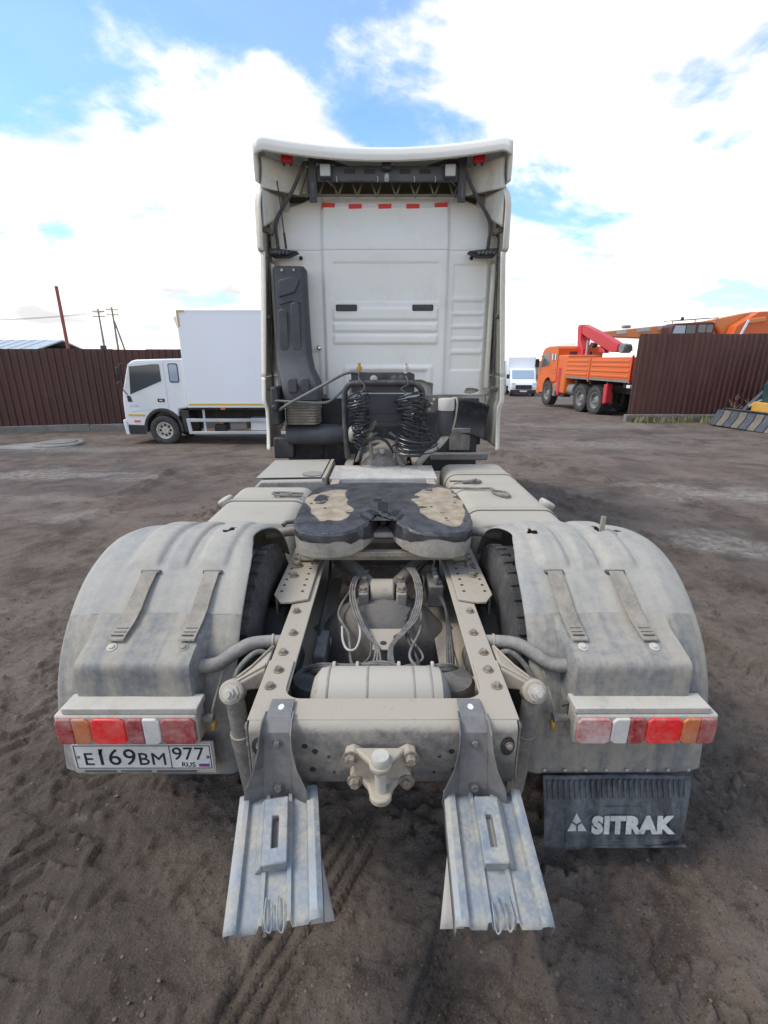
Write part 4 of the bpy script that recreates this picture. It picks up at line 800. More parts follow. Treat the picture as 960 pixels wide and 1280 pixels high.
bl.loft(ring).build('intake_bellows', 'bellows', T, angle=30)
MB().loft([[(x, 4.78+.14*k*math.cos(a), 1.185+.105*k*math.sin(a)) for a in [2*math.pi*q/20 for q in range(20)]] for x, k in ((-.97,.55),(-.95,.95),(-.60,1.0),(-.48,1.0),(-.40,.82),(-.33,.62),(-.29,.58))]).build('air_cleaner', 'blue_black', T)
MB().lathe([(.075,0),(.082,.01),(.082,.04),(.075,.05)], (-.33,4.75,1.19), (1,-.2,0), 20).build('hose_clamp', 'filter_head', T)
MB().tube([(-.32,4.75,1.19),(-.22,4.72,1.20),(-.14,4.74,1.15)], .068, 14).build('intake_hose', 'hose', T)
MB().tube(smooth_path([(-.98,4.55,1.45),(-.86,4.50,1.52),(-.55,4.46,1.68),(-.34,4.44,1.785),(-.20,4.44,1.79)], 6), .0145, 10).build('stay_rod', 'bracket_steel', T)
MB().tube(smooth_path([(-1.02,4.56,1.535),(-.80,4.52,1.525),(-.56,4.50,1.52),(-.46,4.48,1.56),(-.34,4.45,1.66)], 6), .0115, 10).build('stay_rod', 'bracket_steel', T)
MB().lathe([(.03,0),(.03,.05),(.02,.06)], (-1.02,4.56,1.47), (0,-1,0), 12).build('rod_mount', 'black_plastic', T)
MB().box(-1.06,-.99,4.55,4.85,1.30,1.66).build('rod_mount', 'black_plastic', T, bevel=.02)
# --- cab rear wall: one pressed sheet with panels and ribs
WY = 5.15
def wall_depth(x, z):
    q = np.zeros_like(x)
    q += .030*(1-sst(.590, .628, np.abs(x-.022)))                                     # centre section stands proud
    def rect(x0, x1, z0, z1, h, r=.018):
        return h*sst(x0-r, x0+r, x)*(1-sst(x1-r, x1+r, x))*sst(z0-r, z0+r, z)*(1-sst(z1-r, z1+r, z))
    low = 1-sst(2.905, 2.912, z)
    q += low*(rect(-.50,.545,2.455,2.805,-.009,.010))                                  # large pressed panel
    for z0, z1 in ((2.285,2.395),(2.175,2.250),(2.060,2.140)): q += rect(-.50,.545,z0,z1,.016,.016)
    for z0, z1 in ((2.50,2.79),(2.36,2.46),(2.24,2.33),(2.12,2.21),(2.00,2.09),(1.80,1.96)): q += rect(.695,1.01,z0,z1,-.010,.010)
    arch = rect(-.40,.505,1.20,1.84,.014,.022)-rect(-.35,.455,1.10,1.795,.020,.02); q += arch
    q += rect(-1.2,-.655,1.60,1.985,-.012,.02)
    q += .012*sst(2.905, 2.918, z)*(1-sst(2.912, 2.96, z))*0-.010*np.exp(-((z-2.908)/.006)**2)   # seam of the high roof
    q += .006*np.sin(x*2.2+.4)
    q -= .10*sst(2.92, 3.45, z)                                                        # upper part leans forward
    q -= .10*sst(.99, 1.14, np.abs(x))**1.5*1.0                                        # rounded corners
    return q
def build_wall():
    nx, nz = 250, 270; xs = np.linspace(-1.10, 1.13, nx); zs = np.linspace(1.33, 3.415, nz); X, Z = np.meshgrid(xs, zs); D = wall_depth(X, Z); Y = WY-D
    co = np.stack([X, Y, Z], -1).reshape(-1, 3); idx = np.arange(nx*nz).reshape(nz, nx)
    xc = (X[:-1,:-1]+X[1:,1:])/2; zc = (Z[:-1,:-1]+Z[1:,1:])/2
    keep = np.ones_like(xc, bool); keep &= ~((zc < 1.545)&~((xc > -.60)&(xc < -.40)&(zc > 1.40+.25*np.maximum(0, np.abs(xc+.50)-.06))))
    keep &= ~((xc > -.36)&(xc < .52)&(zc < 1.70-.3*np.maximum(0, xc-.40)))
    tear = np.hypot((xc-.905-.03*np.sin(zc*60))/.085, (zc-1.585)/.030)+.9*(fbm(xc*18, zc*26, 3, 77)-.5); keep &= ~(tear < .9)
    zt = 3.395-.10*sst(.60, .98, np.abs(xc-.03))-.25*sst(.93, 1.12, np.abs(xc-.01)); keep &= zc < zt
    fc = np.stack([idx[:-1,:-1], idx[:-1,1:], idx[1:,1:], idx[1:,:-1]], -1)[keep]
    b = MB(); b.v = co.tolist(); b.f = [tuple(f) for f in fc.tolist()]
    used = sorted({i for f in b.f for i in f}); mp = {o: i for i, o in enumerate(used)}; b.v = [b.v[i] for i in used]; b.f = [tuple(mp[i] for i in f) for f in b.f]
    return b.build('cab_rear_wall', 'cab_paint', T, solid=.010, angle=50, fix=False)
wall = build_wall()
for x in (-.365, .395):
    hd = MB().prism(rrect(x-.105, x+.105, 2.365, 2.425, .012), 'y', WY-.062, WY-.018).build('wall_vent', 'black_plastic', wall, bevel=.006)
    for k in range(3): MB().box(x-.085, x+.085, WY-.066, WY-.062, 2.376+.015*k, 2.382+.015*k).build('vent_slat', 'dark_steel', hd)
for x in (-.80, .86): MB().lathe([(.018,0),(.018,.006),(.010,.010)], (x, WY-.012, 2.845), (0,-1,0), 14).build('wall_plug', 'black_plastic', wall)
MB().lathe([(.024,0),(.024,.02),(.012,.03)], (-.655,WY-.01,2.02), (0,-1,0), 14).build('wall_plug', 'chrome', wall)
MB().prism(rrect(-.56,-.42,1.585,1.645,.028), 'y', WY-.03, WY-.005).build('lift_eye', 'cab_inner', wall, bevel=.008)
for k, x in enumerate((-.525,-.265,.018,.285,.555)):
    z = 3.300-(.012 if k in (1,2,3) else 0); yy = float(WY-wall_depth(np.array(x), np.array(z)))-.0075
    MB().obox((x, yy, z), (.125,.004,.058), (R(12), R(4 if k == 0 else -4 if k == 4 else 0), 0)).build('reflective_tape', 'red_tape', wall, smooth=False)
    if k < 4: MB().obox((x+.133, yy+.002, z), (.125,.004,.052), (R(12),0,0)).build('reflective_tape', 'pale_tape', wall, smooth=False)
# cab shell
def cab_sec(y, k, zt, zb=1.20):
    hw = 1.135*k; return [(-hw, y, zb), (-hw, y, 2.7), (-hw*.985, y, 3.0), (-hw*.95, y, zt-.20), (-hw*.85, y, zt-.04), (0, y, zt), (hw*.85, y, zt-.04), (hw*.95, y, zt-.20), (hw*.985, y, 3.0), (hw, y, 2.7), (hw, y, zb)]
MB().loft([cab_sec(5.24,.965,3.30), cab_sec(5.34,1.0,3.40), cab_sec(6.2,1.02,3.56), cab_sec(6.9,1.02,3.50,.55), cab_sec(7.25,.98,3.25,.5), cab_sec(7.45,.95,2.9,.5)]).build('cab_body', 'cab_paint', T, bevel=.03, angle=60)
MB().box(-1.08,1.08,5.255,5.30,1.0,1.6).build('cab_floor', 'black_plastic', T)
# side deflectors: upper and lower panels, thin plastic with a turned edge
for s in (-1, 1):
    def dsec(y, z): 
        flare = .045*sst(4.80, 5.3, np.array(y)); hw = 1.130+.105*float(1-sst(1.1, 3.2, np.array(z)))+.02*float(sst(2.85, 2.87, np.array(z))); return s*(hw-.02*float(sst(4.9, 4.8, np.array(y))))
    for nm, z0, z1, dy in (('side_deflector', 2.86, 3.43, .0), ('side_deflector', 1.74, 2.85, .03)):
        def f(u, v, z0=z0, z1=z1, dy=dy):
            z = z0+(z1-z0)*u; yr = 4.84+dy-.05*math.sin(u*3.14)*(1 if z0 > 2 else .3); 
            if z > 3.30: yr += (z-3.30)*.9
            y = yr+(5.75-yr)*v; x = dsec(y, z)
            if v < .05: x -= s*.045*(1-v/.05)
            if z > 3.2: x -= s*.5*(z-3.2)**1.5
            return (x, y, z)
        sp = MB().sheet(f, 24, 30).build(nm, 'fairing', T, solid=.014, angle=60)
    def fl_(u, v):
        z = 1.735-.73*u; yr = 4.86+.05*math.sin(max(0, u-.35)*4.5)*(1 if u > .35 else 0)-.02*u; y = yr+(5.6-yr)*v; x = dsec(y, z)-s*.035*float(sst(.3, .45, np.array(u)))*(1-.4*u)
        if v < .06: x -= s*.04*(1-v/.06)
        return (x, y, z)
    MB().sheet(fl_, 30, 24).build('side_deflector', 'fairing', T, solid=.014, angle=60)
    # inner gap seals and pipes seen between wall and deflector
    hose([(s*1.085,5.00,2.83),(s*1.095,4.98,2.4),(s*1.11,4.97,2.0),(s*1.12,4.97,1.65)], .012, 'hose_dark'); MB().box(s*1.045, s*1.085, 5.02, 5.09, 1.62, 2.78).build('wall_corner_trim', 'cab_inner', T, bevel=.012)
    for z in (2.30, 1.62): MB().obox((s*1.125,4.93,z), (.07,.05,.045), (0,R(10),0)).build('deflector_hinge', 'dark_steel', T, bevel=.008)
    vt = MB().prism([(s*.80,2.875),(s*.90,2.835),(s*1.06,2.835),(s*1.09,2.905),(s*.98,2.895)], 'y', 4.97, 5.11).build('corner_vent', 'black_plastic', T, bevel=.012)
    for k in range(5): MB().obox((s*(.90+.035*k), 4.962, 2.858+.004*(k%2)), (.024,.018,.030), (0,R(20*k),0)).build('vent_clip', 'dark_steel', vt, bevel=.003)
    MB().obox((s*1.06,4.94,3.03), (.10,.06,.045), (0,R(-20*s),0)).build('deflector_hinge', 'dark_steel', T, bevel=.01)
    hose([(s*.640,5.02,3.57),(s*.70,4.98,3.575),(s*.735,4.97,3.52),(s*.83,4.99,3.36),(s*.985,4.99,3.13),(s*.992,5.0,2.95),(s*.985,5.02,2.87)], .016, 'hose_dark', T, 'cable')
    # ear panels between deflector and roof
    def ear(u, v):
        x = 1.075-.36*v; y = 4.83+.33*v+.03*math.sin(u*3.1); z = 3.345+.235*u+.02*v; return (s*(x-.02*u), y, z)
    MB().sheet(ear, 12, 12).build('roof_ear', 'cab_inner', T, solid=.012)
    MB().sheet(lambda u, v: (s*(1.075-.12*v), 4.84+.25*v, 3.345-.30*u*(1-.5*v)), 10, 10).build('roof_ear', 'cab_inner', T, solid=.012)
    MB().box(*sorted((s*.90, s*1.10)), 5.22, 5.24, 2.6, 3.50).build('roof_ear', 'cab_inner', T)
    MB().obox((s*.845,4.905,3.585), (.105,.05,.062)).build('marker_lamp', 'red_lamp', T, bevel=.010)
    MB().obox((s*.845-.03,4.905,3.545), (.016,.03,.022)).obox((s*.845+.03,4.905,3.545), (.016,.03,.022)).build('lamp_foot', 'black_plastic', T)
MB().tube([(-.905,4.95,2.89),(-.915,4.945,3.02)], .011, 8).tube([(-.915,4.945,3.02),(-.95,4.94,3.43)], .0055, 6).build('antenna', 'black_plastic', T)
# roof spoiler: lip across the back, hollow underneath
def lip(u, v):
    x = -1.085+2.17*v; e = abs(x)/1.085; yc = 4.86-.13*e**2; zc = 3.600+.045*e**2; ang = u
    prof = [(0,-.046),(-.020,-.042),(-.026,-.01),(-.020,.03),(0,.045),(.12,.062),(.42,.075),(.95,.05),(1.5,-.05)]
    k = u*(len(prof)-1); i = min(int(k), len(prof)-2); f = k-i; dy = prof[i][0]+(prof[i+1][0]-prof[i][0])*f; dz = prof[i][1]+(prof[i+1][1]-prof[i][1])*f
    drop = .0
    if e > .93: zc -= .045*((e-.93)/.07)**2
    return (x, yc+dy, zc+dz)
MB().sheet(lip, 32, 60).build('roof_spoiler', 'cab_paint', T, solid=.016, angle=50)
for s in (-1, 1):
    MB().sheet(lambda u, v: (s*(1.086+.025*u-.03*v*u), 4.735+.10*u*u+.9*v, 3.665-.27*u*(1-.35*v)), 14, 10).build('spoiler_side', 'cab_paint', T, solid=.02, angle=50)
MB().box(-1.0,1.0,5.42,5.46,3.25,3.64).build('spoiler_liner', 'spoiler_dark', T)
sf = MB().prism(rrect(-.60,.685,3.440,3.560,.01), 'y', 4.985, 5.02).build('lamp_bar', 'bar_blue', T, bevel=.008)
for x in (-.635, .715):
    MB().box(x-.035,x+.035,4.965,4.985,3.27,3.63).build('bar_upright', 'blue_black', sf, bevel=.006); MB().box(x-.012,x+.012,4.958,4.965,3.30,3.42).build('upright_slot', 'dark_steel', sf, bevel=.002)
for x in (-.515, .60):
    lm = MB().obox((x,4.955,3.505), (.115,.05,.115)).build('work_lamp', 'blue_black', T, bevel=.012); MB().obox((x,4.926,3.507), (.092,.010,.092)).build('lamp_glass', 'lamp_face', lm, bevel=.006)
    hose([(x,4.96,3.475),(x+.02,4.96,3.43),(x+.06,4.98,3.40)], .006, 'hose_dark', lm)
cm = MB().obox((.033,4.955,3.545), (.085,.06,.06)).build('rear_camera', 'blue_black', T, bevel=.012); MB().lathe([(.018,0),(.022,.01),(.022,.05)], (.033,4.945,3.475), (0,-.6,-1), 14).build('camera_eye', 'lamp_face', cm)
for x in (-.30,-.12,.20,.38): MB().box(x-.05,x+.05,4.978,4.984,3.50,3.53).build('bar_slot', 'black_plastic', sf, bevel=.002)
for x in (-.42,-.05,.28,.47): hose([(x,4.975,3.475),(x+.004,4.965,3.45),(x,4.972,3.43)], .004, 'lamp_face', sf)
for sx, x0 in ((1,-.60),(-1,.68)): MB().tube(smooth_path([(x0,5.0,3.60),(x0+sx*.12,5.0,3.595),(x0+sx*.30,5.02,3.55)], 6), .016, 8).build('bar_stay', 'blue_black', sf)
for k in range(9):
    x = -.78+.18*k; MB().tube([(x,5.10,3.35),(x+.09,5.12,3.58),(x+.18,5.10,3.35)], .011, 6).build('spoiler_strut', 'spoiler_dark', T)
MB().tube([(-.9,5.11,3.365),(.95,5.11,3.365)], .012, 6).build('spoiler_strut', 'spoiler_dark', T)

# ------------------------------------------------------------------ wheel chocks in the guide brackets
def chock(label, tip, root_pt, yaw, flip):
    """galvanised sheet-steel folding chock: ribbed upper leaf with a raised handle, lower leaf behind it, wire loops at the tip"""
    a = Vector(root_pt); b = Vector(tip); ln = (b-a).length
    e = thing('wheel_chock', label, 'wheel chock', root_pt, world=False, group=None)
    yv = (b-a).normalized(); xv = Vector((1, 0, 0)); xv = (xv-yv*xv.dot(yv)).normalized(); zv = xv.cross(yv)
    if zv.z < 0: zv = -zv
    Mx = Matrix((xv, yv, zv)).transposed().to_4x4()
    f = flip; w = .112
    # cross section of the ribbed leaf (x, z), walked left to right
    sec = [(-w,-.045),(-w,.010),(-w+.014,.014),(-w+.026,.012),(-w+.030,-.004),(-.040,-.004),(-.034,.006),(-.027,.006),(-.024,-.004),(.026,-.004),(.029,.008),(.037,.008),(.041,-.004),(w-.034,-.004),(w-.029,.015),(w-.012,.018),(w,.012),(w,-.045)]
    up = MB().sheet(lambda u, v: (lambda i: (f*sec[i][0]*(1+.05*u), u*ln-(.010 if u == 1 and i in (6,7,10,11) else 0), sec[i][1]))(round(v*(len(sec)-1))), 12, len(sec)-1)
    up.xf(Mx).build('upper_leaf', 'galvanised', e, solid=.003, angle=25)
    hd = MB(); p = [(-.030,.05),(.024,.05),(.024,.62*ln),(-.030,.62*ln)]
    # raised handle with a slot: four bars round the opening
    x0, x1, y0, y1, z0, z1 = -.036, .030, .030, .62*ln, -.003, .036
    O = [(x0,y0),(x1,y0),(x1,y1),(x0,y1)]; I = [(-.013,y0+.05),(.006,y0+.05),(.006,y1-.04),(-.013,y1-.04)]
    vv = [(f*x, y, z) for z in (z0, z1) for x, y in O+I]
    hd.add(vv, [q for i in range(4) for j in ((i+1)%4,) for q in ((8+i,8+j,12+j,12+i),(i,j,8+j,8+i),(4+i,4+j,12+j,12+i))])
    hd.xf(Mx).build('handle', 'galvanised', e, bevel=.004)
    MB().box(*sorted((f*-.012, f*.005)), y0+.051, y1-.041, .0, .012).xf(Mx).build('handle_slot', 'chock_base' if f < 0 else 'bracket_steel', e)
    pr = MB().prism([(f*(x0-.022), -.003), (f*x0, z1-.001), (f*x0, -.003)], 'y', y0, y1); pr.xf(Mx).build('handle_side', 'galvanised', e, bevel=.002)
    for k, xx in enumerate((-.014, .016)):
        lp = [(xx-.008, .80*ln, .006), (xx-.009, .93*ln, .016), (xx-.006, ln-.004+.004*k, .006), (xx+.003, ln+.004+.004*k, .0), (xx+.008, ln-.006, .006), (xx+.008, .92*ln, .014), (xx+.006, .84*ln, .006)]
        MB().tube(smooth_path([Mx @ Vector((f*x_, y_, z_)) for x_, y_, z_ in lp], 5), .0022, 6).build('wire_clip', 'galvanised', e)
    # lower leaf, hinged under the upper one and hanging steeper, towards the middle of the truck
    def low(u, v): return (f*(-.085-.060+.155*v+.02*u)*1.0 if False else f*(.075+.065*v*(.25+.75*u)), .04+u*ln*.70, -.050-.12*u-.004*v)
    MB().sheet(low, 6, 4).xf(Mx).build('lower_leaf', 'chock_base', e, solid=.004)
    MB().sheet(lambda u, v: (f*(-.08+.15*v), .04+u*ln*.62, -.052-.13*u), 4, 4).xf(Mx).build('lower_leaf', 'chock_base', e, solid=.004)
    for v in (-1, 1): MB().prism([(.03,-.03),(ln*.82,-.02),(ln*.80,-.155),(.05,-.06)], 'x', f*v*.086-.002, f*v*.086+.002).xf(Mx).build('side_web', 'bracket_steel', e)
    MB().tube([Mx @ Vector((-.115, .02, -.03)), Mx @ Vector((.115, .02, -.03))], .008, 8).build('hinge_rod', 'bracket_steel', e)
    for k in (-.07, .0, .065): MB().box(k-.010, k+.010, -.016, .006, -.006, .002).xf(Mx).build('hinge_knuckle', 'dark_steel', e)
    return e
chock('galvanised folding wheel chock hanging from the left rear bracket, on the licence plate side', (-.262,.770,.600), (-.310,1.085,.668), 0, 1)
chock('galvanised folding wheel chock hanging from the right rear bracket, on the mud flap side', (.292,.770,.600), (.292,1.085,.672), 0, -1)

# ------------------------------------------------------------------ fences
def corrugated_sheet(w, z0, z1, pitch=.2, d=.038):
    pts = []; n = round(w/pitch)
    for i in range(n):
        x = i*pitch; pts += [(x, 0), (x+.085, 0), (x+.11, -d), (x+.165, -d), (x+.19, 0)]
    pts.append((w, 0)); b = MB(); k = len(pts)
    b.add([(x, y, z) for z in (z0, z1) for x, y in pts], [(i, i+1, k+i+1, k+i) for i in range(k-1)]); return b
def fence(name, label, a, b, z0, z1, foot, w=1.0):
    a = Vector((*a, 0)); b = Vector((*b, 0)); d = (b-a).normalized(); ang = math.atan2(d.y, d.x); n = int((b-a).length/w)
    f = thing(name, label, 'fence', (a.x, a.y, gz(a.y)), ang); g = gz(a.y)
    proto = None
    for i in range(n):
        if proto is None:
            m = corrugated_sheet(w+.03, z0-g, z1-g); me = bpy.data.meshes.new('sheet'); me.from_pydata(m.v, [], m.f); me.materials.append(M['fence_brown'])
            proto = bpy.data.objects.new('sheet', me); o = proto; q = o.modifiers.new('thickness', 'SOLIDIFY'); q.thickness = .002
        else: o = proto.copy()
        C.objects.link(o); o.parent = f; o.location = (i*w, .004*(i%2)+.006*math.sin(i*2.3), .012*math.sin(i*1.9)); o.rotation_euler = (R(.5*math.sin(i*3.1)), R(.18*math.sin(i*5)), 0); pos[o] = Vector(o.location)
    for i in range(0, n+1, 3): MB().box(i*w-.03+(.06 if i == 0 else 0), i*w+.03+(.06 if i == 0 else 0), .055, .115, -.4, z1-g-.05).build('post', 'car_black', f)
    for z in (z0-g+.4, z1-g-.4): MB().box(0, n*w, .012, .05, z, z+.04).build('rail', 'car_black', f)
    if foot:
        for i in range(0, n, 3): MB().box(i*w+.004-(.12 if i == 0 else 0), (i+3)*w-.004, -.09, .10, -.6, foot+.02*math.sin(i*1.7)).build('footing_block', 'concrete', f, bevel=.02)
    return f
fence('corrugated_fence', 'long brown corrugated metal fence behind the white box truck', (-27.0, 11.02), (-3.0, 17.34), -.24, 2.23, .10)
fence('corrugated_fence', 'brown corrugated metal fence on a concrete footing beside the orange flatbed truck', (9.46, 18.50), (24.5, 18.62), -.09, 2.82, .27)

# ------------------------------------------------------------------ white box truck (x forward, y left, z up)
bt = thing('box_truck', 'white box truck with pale cargo box parked along the left fence', 'truck', (-5.78, 13.42, -.25), R(180))
cabp = [(.90,.30),(.97,.70),(.96,1.12),(.93,1.36),(.70,2.05),(.58,2.13),(.46,2.16),(-.72,2.19),(-.72,.96),(-.46,.93)]+[(.46*math.cos(R(a))-.02, .40+.50*math.sin(R(a))) for a in range(150, 10, -15)]+[(.47,.30)]
cb = MB().prism(cabp, 'y', -.90, .90).build('cab', 'white_body', bt, bevel=.035, seg=3)
def side_poly(poly, mat, name, parent, y=.90, d=.012, bev=.004): return MB().prism(poly, 'y', y-.01, y+d).build(name, mat, parent, bevel=bev)
dr = side_poly([(.82,.86),(.85,1.25),(.66,2.06),(.0,2.12),(-.20,2.12),(-.20,.95),(.40,.93)], 'white_body', 'door', cb, .905, .003, .001)
side_poly([(.655,2.00),(.10,2.05),(-.11,2.05),(-.115,1.64),(.73,1.305)], 'glass_dark', 'door_window', cb, .906, .010)
side_poly(rrect(-.57,-.32,1.60,2.07,.05), 'car_black', 'quarter_window_seal', cb, .906, .004)
side_poly(rrect(-.55,-.34,1.625,2.045,.045), 'glass_sky', 'quarter_window', cb, .906, .009)
hd = side_poly(rrect(-.13,.05,1.115,1.20,.02), 'car_black', 'door_handle', cb, .906, .012); side_poly([(-.08,1.145),(.0,1.145),(.0,1.17),(-.08,1.17)], 'white_body', 'door_handle', hd, .91, .016)
side_poly([(.86,.765),(.42,.755),(.43,.80),(.87,.81)], 'yellow_trim', 'yellow_stripe', cb, .906, .004, .001)
side_poly([(.74,.60),(.58,.60),(.58,.65),(.74,.65)], 'orange', 'side_marker', cb, .906, .008)
side_poly([(.915,.29),(.47,.285),(.47,.52),(.90,.54)], 'car_black', 'step_panel', cb, .903, .02, .01)
side_poly([(.82,1.12),(.70,1.12),(.74,1.27),(.83,1.28)], 'car_black', 'corner_vent', cb, .906, .01)
MB().prism([(.88,.26),(1.0,.28),(1.03,.66),(.96,.68),(.90,.4)], 'y', -.9, .93).build('bumper', 'white_body', bt, bevel=.03)
MB().prism([(.925,1.38),(.955,1.38),(.725,2.03),(.70,2.02)], 'y', -.82, .82).build('windscreen', 'glass_dark', bt, bevel=.004)
MB().tube([(.72,.90,2.06),(.84,1.02,2.05),(.86,1.06,1.95)], .018, 8).build('mirror_arm', 'car_black', bt); MB().obox((.86,1.08,1.83), (.07,.16,.32)).build('mirror', 'car_black', bt, bevel=.03); MB().obox((.90,1.05,1.55), (.07,.14,.14)).build('mirror', 'car_black', bt, bevel=.03)
MB().tube([(.93,.95,1.50),(.88,.94,1.42),(.80,.93,1.30)], .012, 6).build('wiper', 'car_black', bt)
ar = [(.52*math.cos(R(a))-.02, .40+.56*math.sin(R(a))) for a in range(-5, 186, 10)]+[(.44*math.cos(R(a))-.02, .40+.48*math.sin(R(a))) for a in range(185, -6, -10)]
MB().prism(ar, 'y', .55, .925).build('wheel_arch', 'car_black', bt, bevel=.01); MB().prism([(-.50,.9),(-.72,.9),(-.72,.35),(-.56,.35)], 'y', .3, .92).build('mud_guard', 'car_black', bt, bevel=.01)
t = text_mb('N120', .095, .002, shear=.15); dmat('faint_blue', (.42,.50,.60), .5, bump=0)
t.xf(Matrix.Translation((.79, .9115, .985)) @ Matrix.Rotation(R(180), 4, 'Z') @ RX); t.build('door_lettering', 'faint_blue', cb, smooth=False)
for sx in (-1, 1):
    wheel(bt, (-.02, sx*.80, .382), .382, .235, 'y', 40, 'tyre', 'hub_white', 8 if sx > 0 else 0, sx)
    for yy in (.66, .90): wheel(bt, (-3.60, sx*yy, .382), .382, .225, 'y', 32, 'tyre', 'rim', 0, sx)
MB().prism([(-.74,3.30),(-.76,.99),(-6.0,.99),(-6.0,3.30)], 'y', -1.03, 1.03).build('cargo_box', 'box_white', bt, bevel=.015)
bx = MB().box(-6.0,-.77,1.032,1.046,.985,1.06).build('box_skirt', 'white_body', bt, bevel=.004); MB().box(-6.0,-.79,1.047,1.052,1.045,1.085).build('yellow_stripe', 'yellow_trim', bx)
MB().box(-.95,-.765,1.032,1.040,3.255,3.292).build('yellow_corner', 'yellow_trim', bx); MB().box(-.805,-.765,1.032,1.0395,2.92,3.254).build('yellow_corner', 'yellow_trim', bx)
MB().box(-6.0,-.752,1.032,1.041,3.262+.032,3.305).build('roof_rail', 'grey_rail', bx, bevel=.003)
MB().prism([(-.62,3.16),(-.738,3.20),(-.738,2.90),(-.70,2.88)], 'y', -.8, .95).build('nose_deflector', 'white_body', bt, bevel=.02)
gd = MB().box(-5.6,-.66,.955,.995,.615,.70).build('side_guard_rail', 'grey_rail', bt, bevel=.01); MB().box(-5.6,-.70,.955,.995,.30,.37).build('side_guard_rail', 'grey_rail', bt, bevel=.01)
MB().prism([(-.66,.70),(-.74,.70),(-.79,.30),(-.70,.30)], 'y', .953, .997).build('guard_end', 'grey_rail', bt, bevel=.006)
for x in (-1.12,-2.9,-4.6): MB().box(x-.03,x+.03,.952,.966,.36,.98).build('guard_post', 'grey_rail', bt, bevel=.005)
MB().box(-6.0,-.72,-.38,-.30,.66,.90).build('frame_rail', 'car_black', bt); MB().box(-6.0,-.72,.30,.38,.66,.90).build('frame_rail', 'car_black', bt); MB().box(-6.0,-.76,-1.0,1.0,.93,.985).build('subframe', 'car_black', bt)
MB().box(-2.2,-1.75,.5,.90,.40,.66).build('fuel_tank', 'chassis_grey', bt, bevel=.03); MB().box(-2.85,-2.3,.5,.90,.38,.70).build('tool_box', 'white_body', bt, bevel=.01); MB().box(-3.05,-2.9,.5,.9,.38,.70).build('tool_box', 'grey_rail', bt, bevel=.01)
MB().lathe([(.06,0),(.08,.02),(.08,.12),(.05,.14)], (-1.46,.55,.58), 'y', 14).build('air_cylinder', 'yellow_part', bt); MB().box(-1.62,-1.3,.35,.8,.34,.52).build('battery', 'car_black', bt, bevel=.02)
MB().box(-1.72,-1.60,1.034,1.048,.93,.982).build('side_marker', 'orange', bt, bevel=.005)

# ------------------------------------------------------------------ orange flatbed truck with red loader crane
ka = math.atan2(5.0, -.45)
kt = thing('flatbed_truck', 'orange flatbed truck with a red folded crane, wheels splashed with dry mud', 'truck', (10.74, 22.1, gz(22.6)), ka)
kc = MB().prism([(6.15,.75),(6.42,.80),(6.45,1.55),(6.30,2.05),(6.0,2.80),(5.75,2.98),(5.2,3.06),(4.15,3.06),(4.05,2.95),(4.05,1.30),(4.55,1.25)]+[(5.0+.62*math.cos(R(a)), .85+.62*math.sin(R(a))) for a in range(150, 20, -20)]+[(5.75,.75)], 'y', -1.22, 1.22).build('cab', 'orange', kt, bevel=.06, seg=3)
for sx in (-1, 1):
    wp = [(5.72,2.72),(5.05,2.80),(4.98,2.1),(6.06,1.98),(6.02,2.25)]; MB().prism(wp, 'y', sx*1.215, sx*1.232).build('door_window', 'glass_clear', kc, bevel=.004)
    MB().prism(rrect(4.20,4.72,2.34,2.72,.06), 'y', sx*1.215, sx*1.232).build('sleeper_window', 'glass_dark', kc, bevel=.004)
    for x in (4.30, 4.66): MB().box(x-.05, x+.05, sx*1.225, sx*1.236, 2.36, 2.70).build('curtain', 'white_body', kc)
    for z in (1.72, 1.86): MB().box(4.15,4.9, sx*1.222, sx*1.236, z, z+.06).build('cab_rib', 'orange', kc, bevel=.01)
    MB().prism([(6.12,.62),(5.60,.62),(5.62,1.5),(6.2,1.5)], 'y', sx*1.10, sx*1.228).build('front_step', 'orange', kc, bevel=.02)
    MB().tube([(5.9,sx*1.2,2.6),(6.15,sx*1.42,2.5),(6.15,sx*1.42,1.9)], .02, 6).build('mirror_arm', 'car_black', kt); MB().obox((6.13,sx*1.45,2.2), (.08,.22,.45)).build('mirror', 'car_black', kt, bevel=.02)
MB().prism([(6.32,1.98),(6.35,2.0),(6.03,2.74),(6.0,2.72)], 'y', -1.05, 1.05).build('windscreen', 'glass_dark', kt); MB().box(6.1,6.52,-1.22,1.22,.55,.85).build('bumper', 'orange', kt, bevel=.03)
MB().box(4.04,4.05,-.6,.6,2.2,2.8).build('rear_window', 'glass_dark', kt)
def bigwheel(c, out): 
    t = wheel(kt, c, .635, .42, 'y', 40, 'tyre', 'chassis_grey', 8, out); lug = MB()
    for k in range(30):
        m_ = Matrix.Translation(c) @ Matrix.Rotation(2*math.pi*k/30, 4, 'Y')
        for e in (-1, 1): lug.add([m_ @ Vector(p) for p in MB().box(min(e*.05,e*.20)-.0, max(e*.05,e*.20), 0, 1, .615, .652).v], MB().box(0,1,0,1,0,1).f) if False else lug.add([m_ @ Vector((p[0], p[1]+e*.11, p[2])) for p in MB().box(-.035,.035,-.095,.095,.60,.655).v], MB().box(0,1,0,1,0,1).f)
    lug.build('tread_block_row', 'tyre', t, kind='stuff')
for sx in (-1, 1):
    for x in (5.05, 1.25, -.10): bigwheel((x, sx*1.02, .635), sx)
kb = MB().box(-2.65,3.35,-1.24,1.24,1.50,1.62).build('bed_floor', 'chassis_grey', kt, bevel=.01)
